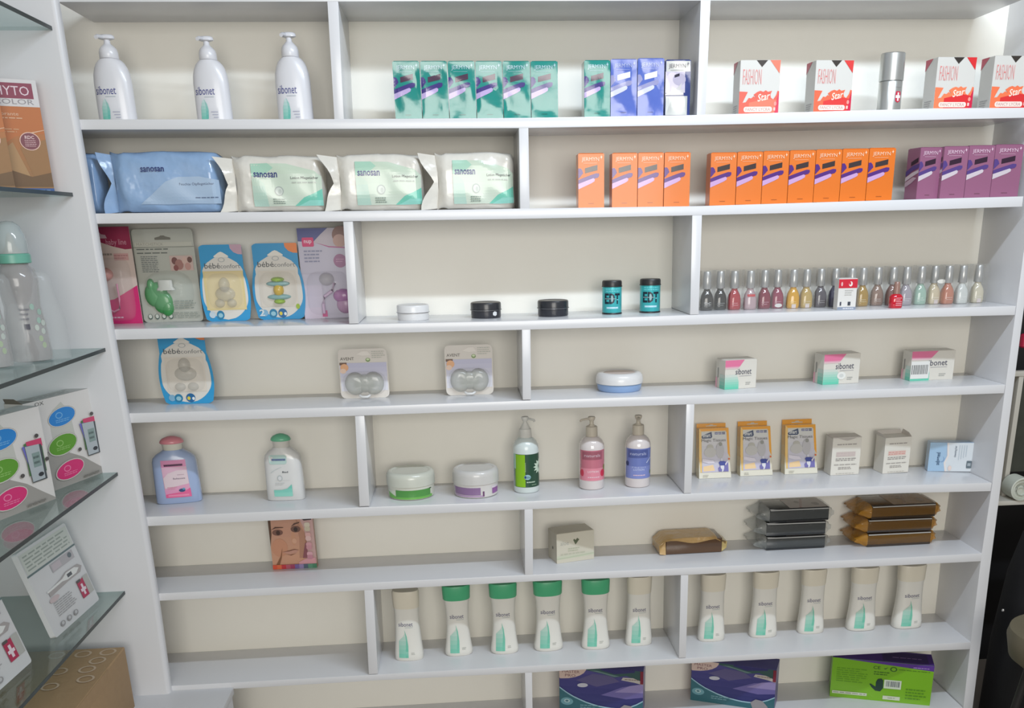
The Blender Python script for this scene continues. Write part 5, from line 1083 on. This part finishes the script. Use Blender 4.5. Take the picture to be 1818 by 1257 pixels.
# hair colour boxes
def hair_box(label, p0, p1, h):
    d = p1-p0; w = d.xy.length; yaw = math.atan2(d.y, d.x)
    t = thing('hair_colour_box', label, 'box', (p0.x, p0.y, GZ[1][1]+.0002), yaw, 'brown hair colour boxes')
    mb = MB(); mb.box(0, w, 0, .035, 0, h, mat((176, 112, 66), rough=.35)); mb.build('carton', t, bevel=.0006, seg=1)
    mb = MB(); mb.hexa([(.001, .001, h), (w-.001, .001, h), (w-.001, .033, h), (.001, .033, h), (.002, .001, h+.001), (w-.002, .001, h+.001), (w-.002, .032, h+.0015), (.002, .032, h+.0015)], mat((206, 204, 204), rough=.4)); mb.build('tuck_flap', t, smooth=0)
    P = Print(flat(w, h), rough=.35)
    P.rect(0, .76, 1, 1, (214, 212, 212)); P.rect(.0, .835, .93, .97, (140, 62, 84)); P.text('PHYTO', .27, .862, .875, .943, (226, 206, 214), .0); P.text('COLOR', .33, .785, .92, .83, (150, 146, 150), .0)
    P.grad([(0, .0), (1, .0), (1, .765), (0, .765)], (150, 116, 78), (192, 118, 66), 8); P.poly([(0, .50), (.35, .42), (.55, .5), (1, .53), (1, .76), (0, .76)], (190, 114, 64)); P.poly([(.0, .3), (.3, .36), (.5, .45), (.7, .1), (.3, .05), (0, .2)], (176, 140, 98)); P.poly([(.6, .4), (1, .48), (1, .2), (.75, .1)], (156, 116, 76)); P.poly([(.0, .05), (1, .05), (1, .18), (.7, .14), (.4, .2), (0, .1)], (116, 88, 60))
    P.text('colorante', .28, .685, .66, .715, (226, 190, 160), .0); P.small(.28, .65, .72, .675, 1, (214, 170, 136), 2, .02); P.small(.1, .53, .7, .575, 2, (206, 156, 116), 5, .2); P.poly([(.0, .33), (.36, .45), (.36, .457), (0, .34)], (226, 190, 160)); P.poly([(.8, .53), (1, .56), (1, .565), (.8, .54)], (226, 190, 160))
    P.ell(.76, .46, .155, .082, (232, 196, 180)); P.ell(.76, .46, .142, .075, (128, 74, 84)); P.text('RDC', .69, .48, .83, .51, (226, 196, 196), .02); P.small(.68, .41, .85, .475, 4, (206, 170, 172), 7, .1)
    P.rect(0, .0, 1, .035, (60, 96, 156)); P.small(.05, .008, .95, .028, 1, (120, 150, 190), 3, .05); P.build('front_print', t)
p0 = at_y(-24, 328.5, -.108); p1 = at_y(95.5, 332, -.05); h = at_y(60, 143, -.052).z-GZ[1][1]
hair_box('brown hair colour box with whole maroon name band, next to the white panel', p0, p1, h)
def beside(p0, p1, gap, u, z):      # foot line of a box standing in front of another, its right end seen at column u
    d = (p1-p0).xy; wd = d.length; e = d/wd; n = Vector((e.y, -e.x)); o = p0.xy+n*gap; lo, hi = -1.0, 1.0
    for _ in range(40):
        m = (lo+hi)/2; q = o+e*m
        if to_px((q.x, q.y, z))[0] < u: lo = m
        else: hi = m
    r = o+e*lo; l = r-e*wd
    return Vector((l.x, l.y, z)), Vector((r.x, r.y, z))
q0, q1 = beside(p0, p1, .041, 28.5, GZ[1][1]); hair_box('brown hair colour box mostly cut by the picture edge', q0, q1, h*.99)

# baby bottles in clear packs
def baby_bottle(label, u, v, vt, rpx, full):
    z = GZ[2][1]+.0002; p = at_z(u, v, z); s = (at_y(u+rpx, v, p.y)-at_y(u, v, p.y)).x; H = at_y(u-28, vt, p.y).z-z
    t = thing('baby_bottle_pack', label, 'baby bottle', (p.x, p.y, z), D2R(30), 'baby bottles on glass')
    bodym = mat((176, 172, 170), rough=.12, alpha=.55, coat=.5, name='bottle_clear_plastic')
    mb = MB(); mb.lathe([(.80*s, 0), (.92*s, .01*H), (.95*s, .06*H), (.90*s, .28*H), (.80*s, .40*H), (.88*s, .52*H), (.92*s, .60*H), (.80*s, .66*H), (.62*s, .69*H), (.60*s, .71*H)], bodym, n=30); mb.build('bottle', t, smooth=50)
    mb = MB(); mb.lathe([(.70*s, .705*H), (.76*s, .71*H), (.76*s, .765*H), (.70*s, .775*H)], mat((112, 176, 156), rough=.35), n=30); mb.build('screw_ring', t, smooth=40)
    mb = MB(); mb.lathe([(.72*s, .775*H), (.74*s, .82*H), (.68*s, .90*H), (.52*s, .965*H), (.28*s, .995*H), (.02*s, H)], mat((196, 206, 206), rough=.15, alpha=.6, coat=.5, name='frosted_cap'), n=30); mb.build('cap', t, smooth=50)
    mb = MB(); mb.lathe([(.5*s, .70*H), (.42*s, .78*H), (.2*s, .84*H), (.14*s, .9*H), (.02*s, .92*H)], mat((206, 196, 180), rough=.4), n=20); mb.build('teat', t, smooth=50)
    P = Print(onloft([(0, .93*s, .93*s), (.28*H, .91*s, .91*s), (.4*H, .82*s, .82*s), (.6*H, .93*s, .93*s)]), step=.003)
    for k, (aa, bb) in enumerate([(.5, .3), (.62, .22), (.45, .17), (.6, .36), (.35, .25), (.55, .12), (.3, .4), (.68, .28)]): P.ell(aa*s, bb*H, .1*s, .022*H, [(150, 186, 170), (196, 206, 196), (170, 190, 150)][k % 3])
    P.rect(-.2*s, .24*H, .05*s, .28*H, (84, 84, 96)); P.small(-.3*s, .3*H, .2*s, .4*H, 3, (120, 120, 126), 3)
    P.build('printed_pattern', t)
    mb = MB(); k = 1.28*s; mb.rings([sring(zz, k*f, .62*k*f, 3.5, k*.35, -.1*k, n=28) for zz, f in [(.002, .96), (.01*H, 1.0), (.30*H, 1.0), (.48*H, .80), (.60*H, .74), (.64*H, .6), (.655*H, .2)]], clear((226, 230, 230), .16, .1, bump=.2)); mb.build('clear_pack', t, smooth=50)
baby_bottle('clear baby bottle with mint ring, standing at the white panel', 58, 640, 392, 38, True)
baby_bottle('clear baby bottle pack mostly cut by the picture edge', -12, 652, 392, 38, False)

# test kit boxes with coloured ovals
def kit_box():
    z = GZ[3][1]+.0002; p0 = at_z(71.5, 881, z); p1 = at_z(190.3, 836, z); d = p1-p0; w = d.xy.length; yaw = math.atan2(d.y, d.x)
    h = at_y(176.5, 687, p1.y).z-z
    t = thing('test_kit_box', 'white box with coloured ovals, the one touching the white panel', 'box', (p0.x, p0.y, z), yaw, 'white boxes with coloured ovals')
    mb = MB(); mb.box(0, w, 0, .045, 0, h, mat((218, 214, 210), rough=.35)); mb.build('carton', t, bevel=.0006, seg=1)
    T = Print(lambda a, b, o: (a*w, b*.045, h+o), rough=.4); T.rect(.0, 0, 1, 1, (186, 184, 180)); T.small(.2, .2, .9, .8, 3, (130, 130, 128), 5); T.poly([(0, .1), (.16, 0), (.16, .9), (0, 1)], (104, 96, 86)); T.build('top_print', t)
    mb = MB(); mb.hexa([(.0, 0, h), (.0015, 0, h), (.0015, .04, h), (0, .04, h), (-.010, .01, h+.012), (-.0085, .01, h+.012), (-.0085, .035, h+.012), (-.010, .035, h+.012)], mat((120, 112, 100), rough=.5)); mb.build('side_flap', t, smooth=0)
    P = Print(flat(w, h), rough=.35); g = (206, 202, 196); P.rect(0, 0, 1, 1, (220, 216, 212))
    P.poly([(0, 0), (1, 0), (1, .02), (.85, .13), (.68, .26), (.45, .38), (.2, .44), (0, .46)], (160, 156, 150)); P.poly([(.36, .86), (.5, .93), (.6, .8), (.62, .5), (.5, .36), (.3, .4), (.3, .7)], (196, 196, 188))
    P.text('OX', .15, .945, .27, .985, (96, 94, 92), .0)
    for cx, cy, rx, ry, c, c2 in [(.48, .77, .19, .095, (40, 132, 206), (120, 180, 226)), (.42, .47, .20, .105, (96, 156, 50), (150, 196, 110)), (.455, .175, .20, .095, (214, 50, 116), (236, 130, 170))]:
        P.ell(cx, cy, rx*1.08, ry*1.12, (176, 172, 164), rot=.12); P.ell(cx, cy, rx*1.04, ry*1.07, (214, 210, 204), rot=.12); P.ell(cx, cy, rx, ry, c, rot=.12); P.ell(cx-.04, cy+.02, .05, .035, c2); P.ell(cx-.04, cy+.02, .038, .025, c); P.small(cx-.1, cy-.06, cx+.1, cy-.02, 2, c2, 3, .1)
    P.rect(.72, .33, .94, .665, (76, 120, 70)); P.rect(.75, .60, .945, .68, (206, 70, 110)); P.poly([(.69, .64), (.76, .64), (.8, .3), (.76, .3)], (110, 110, 190)); P.poly([(.74, .25), (.93, .25), (.93, .62), (.72, .64)], (74, 80, 84)); P.poly([(.745, .26), (.905, .262), (.90, .625), (.725, .635)], (176, 184, 188))
    P.rect(.79, .40, .89, .55, (134, 154, 150)); P.small(.80, .42, .88, .53, 2, (90, 106, 104), 2, .1); P.ell(.86, .315, .035, .022, (50, 54, 60))
    for a_, b_ in [(.89, .715), (.965, .45), (.63, .36)]: P.ell(a_, b_, .026, .021, (84, 80, 78))
    P.small(.62, .02, .95, .07, 1, (126, 122, 116), 5, .4); P.build('front_print', t); return t
kt = kit_box()
z4 = GZ[3][1]+.0002; o2, _e = beside(at_z(71.5, 881, z4), at_z(190.3, 836, z4), .047, 99, z4)
clone(kt, (o2.x, o2.y, z4), None, 'white box with coloured ovals, cut by the picture edge')

# thermometer packs
def thermo():
    z = GZ[4][1]+.0002; p0 = at_z(99.6, 1133, z); p1 = at_z(176.5, 1064, z); d = p1-p0; w = d.xy.length; yaw = math.atan2(d.y, d.x)
    h = .196
    t = thing('thermometer_pack', 'white thermometer pack with red cross, nearer the white panel', 'packet', (p0.x, p0.y, z), yaw, 'thermometer packs on the lowest glass', rx=D2R(-14))
    mb = MB(); plate(mb, rr(0, 0, w, h, .006), 0, .012, mat((206, 206, 206), rough=.3, coat=.2)); mb.build('carton', t, smooth=0)
    P = Print(flat(w, h), rough=.35); P.rect(.02, .74, .98, .97, (196, 200, 192)); P.small(.06, .76, .94, .95, 5, (150, 158, 150), 4, .15); P.rect(0, .715, 1, .735, (96, 116, 116)); P.rect(.42, .60, .90, .70, (176, 172, 174)); P.rect(.44, .615, .62, .685, (190, 180, 184)); P.ell(.82, .66, .04, .03, (100, 110, 116))
    P.poly([(.2, .46), (.5, .50), (.62, .53), (.88, .52), (.95, .47), (.88, .42), (.6, .42), (.2, .40)], (166, 160, 158)); P.poly([(.18, .47), (.52, .485), (.62, .515), (.8, .51), (.88, .475), (.8, .44), (.6, .44), (.5, .46), (.18, .45)], (222, 222, 218)); P.rect(.62, .455, .72, .495, (84, 88, 92))
    P.small(.2, .16, .62, .33, 7, (160, 158, 158), 6, .25); P.ell(.25, .36, .1, .03, (196, 180, 180))
    P.rect(.72, .14, .86, .35, (176, 40, 80)); P.rect(.86, .14, .97, .36, (176, 176, 170)); P.rect(.77, .17, .81, .30, (226, 210, 216)); P.rect(.735, .215, .845, .25, (226, 210, 216)); P.rect(.72, .33, .8, .36, (80, 76, 76))
    for k in range(3): P.ell(.2+.14*k, .08, .045, .03, (150, 148, 148)); P.ell(.2+.14*k, .085, .025, .018, (190, 190, 190))
    P.build('front_print', t); return t, w, yaw
tt, w, yaw = thermo()
z5 = GZ[4][1]+.0002; pr_ = at_z(57, 1174, z5); o2 = Vector((pr_.x, pr_.y, 0))-Vector((math.cos(yaw), math.sin(yaw), 0))*w
clone(tt, (o2.x, o2.y, z5), None, 'white thermometer pack with red cross, cut by the picture edge')

# brown carton on the cabinet
yb_ = -.075; T_ = at_y(221, 1149, yb_); e_ = at_z(139, 1257, T_.z); hh = T_.z-zc
t = thing('brown_carton', 'brown cardboard carton with ring prints on its lid', 'carton', (T_.x-.30, yb_, zc+.0002), 0)
cbm = mat((166, 136, 100), rough=.7, bump=.1, bscale=60, noise=.05); 
mb = MB(); mb.box(0, .30, -.34, 0, 0, hh-.003, cbm); mb.build('carton', t, bevel=.001)
mb = MB(); mb.hexa([(.0, -.34, hh-.0028), (.3003, -.34, hh-.0028), (.3003, 0, hh-.0028), (0, 0, hh-.0028), (0, -.34, hh), (.298, -.34, hh), (.298, 0, hh), (0, 0, hh)], cbm); mb.build('lid_flap', t, smooth=0)
mb = MB(); mb.box(.3001, .3012, -.34, -.12, hh-.030, hh-.001, cbm); mb.build('side_flap', t, smooth=0)
P = Print(lambda a_, b_, o: (a_, -b_, hh+o), rough=.7)
for a_, b_ in [(.27, .025), (.215, .03), (.155, .03), (.262, .072), (.255, .118), (.195, .122), (.205, .2), (.27, .17)]:
    ring = [(a_+.019*math.cos(q), b_-.019*math.sin(q)) for q in [2*math.pi*k/20 for k in range(21)]]; inn = [(a_+.014*math.cos(q), b_-.014*math.sin(q)) for q in [2*math.pi*k/20 for k in range(21)]]
    o = P.off()
    for k in range(20): P.poly([ring[k+1], ring[k], inn[k], inn[k+1]][::-1], (196, 172, 146), o)
P.build('ring_print', t)
S = Print(lambda a_, b_, o: (.3002+o, -.3+a_, b_), rough=.7); S.text('FRAGILE', .02, .045, .12, .06, (186, 160, 126), .0); S.build('side_lettering', t)

# ------------------------------------------------------------------ dark corner of the shop beyond the end board
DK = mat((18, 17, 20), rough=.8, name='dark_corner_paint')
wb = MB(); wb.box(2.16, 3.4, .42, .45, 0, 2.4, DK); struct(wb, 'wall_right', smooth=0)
fl = MB(); fl.box(-2.5, 4.5, -7, .45, -.004, 0, mat((120, 112, 104), rough=.5, noise=.1, bscale=6)); struct(fl, 'floor', smooth=0)
# white frame stand
a0 = at_y(1813, 668, .12); a1 = at_y(1786, 880, .12)
t = thing('white_stand', 'white framed display stand behind the end board', 'stand', (a0.x, .12, 0))
wm = mat((190, 186, 176), rough=.4); z0, z1 = a1.z, a0.z
mb = MB(); mb.box(-.005, .008, 0, .02, z0, z1, wm); mb.build('post', t, bevel=.001)
mb = MB(); mb.box(-.08, .30, -.002, .018, z1, z1+.013, wm); mb.build('top_rail', t, bevel=.001)
mb = MB(); mb.box(-.08, -.006, .025, .03, z0, z1, mat((120, 114, 100), rough=.6)); mb.build('side_panel', t, smooth=0)
mb = MB(); mb.box(.009, .30, .022, .027, z0+.06, z1, mat((52, 54, 46), rough=.6, noise=.4, bscale=30)); mb.build('rear_panel', t, smooth=0)
mb = MB(); mb.box(-.08, .30, -.05, .03, z0-.012, z0, wm); mb.build('bottom_rail', t, bevel=.001)
mb = MB(); mb.box(-.08, -.06, .0, .03, 0, z0-.012, wm); mb.build('leg', t, smooth=0)
mb = MB(); mb.box(.28, .30, .0, .03, 0, z0-.012, wm); mb.build('leg', t, smooth=0)
# rolled white paper
c = at_y(1812, 853, .08); R = .031; ax = []
t = thing('paper_roll', 'rolled white paper lying on the stand beside the end board', 'paper roll', (c.x, .066, a1.z+R+.0003))
mb = MB(); mb.rings([[(R*f*math.cos(q), y, R*f*math.sin(q)) for q in [2*math.pi*k/28 for k in range(28)]] for f, y in [(1, .048), (1, 0), (.9, -.001), (.88, .004), (.78, .002), (.76, .006), (.6, .004), (.58, .012), (.3, .010)]], mat((196, 200, 188), rough=.6)); mb.build('roll', t, smooth=30)
mb = MB(); mb.tube([(R*(.25+.05*k)*math.cos(k*.7), .003, R*(.25+.05*k)*math.sin(k*.7)) for k in range(12)], .0012, mat((160, 164, 150), rough=.6), n=5); mb.build('spiral_edge', t, smooth=40)
# red bag and black bag
c = at_y(1822, 602, .2)
t = thing('red_pouch', 'crimson pouch hanging in the dark corner', 'pouch', (c.x, .2, c.z))
mb = MB(); loft(mb, [(-.022, .012, .008, 3), (-.018, .016, .012, 3), (.010, .016, .012, 3), (.014, .012, .006, 3)], mat((176, 20, 60), rough=.5), n=18); mb.build('pouch_body', t, smooth=40)
mb = MB(); mb.tube([(-.006, 0, .012), (0, 0, .05), (.006, 0, .012)], .0015, mat((30, 28, 30), rough=.6)); mb.tube([(0, 0, .048), (0, .22, .06)], .0015, mat((30, 28, 30), rough=.6)); mb.build('cord', t, smooth=40)
bk = mat((16, 15, 19), rough=.75, bump=.3, bscale=12)
c = at_y(1800, 1000, .02)
t = thing('black_bag', 'big black bag standing on the floor beside the end board', 'bag', (2.40, .0, .0005))
mb = MB(); loft(mb, [(0, .20, .10, 4), (.02, .215, .11, 4), (.25, .215, .11, 3.5), (.45, .20, .10, 3.2), (.56, .18, .08, 3), (.60, .13, .05, 2.5)], bk, n=30); mb.build('bag_body', t, smooth=60)
mb = MB(); mb.tube([(-.07, 0, .585), (-.07, 0, .64), (0, 0, .67), (.07, 0, .64), (.07, 0, .585)], .008, bk); mb.build('carry_handle', t, smooth=50)
c = at_y(1783, 1085, -.12); mb = MB(); mb.lathe([(.003, -.003), (.0035, 0), (.002, .003)], mat((190, 190, 190), rough=.3, metal=.8), n=10); o = mb.build('rivet', t, smooth=40); o.location = (c.x-2.40, -.114, c.z)
s0 = at_y(1764, 1100, -.16); 
t = thing('round_stool', 'round beige stool seat in front of the black bag', 'stool', (s0.x+.135, -.26, 0))
zs = s0.z; sm_ = mat((112, 104, 84), rough=.6, noise=.1, bscale=20)
mb = MB(); mb.lathe([(.10, zs-.09), (.125, zs-.07), (.135, zs-.02), (.130, zs), (.01, zs+.002)], sm_, n=40); mb.build('seat', t, smooth=50)
for k in range(3):
    q = 2*math.pi*k/3+.4; mb = MB(); mb.tube([(.07*math.cos(q), .07*math.sin(q), zs-.085), (.115*math.cos(q), .115*math.sin(q), .0)], .010, mat((40, 38, 38), rough=.5)); mb.build('leg', t, smooth=50)
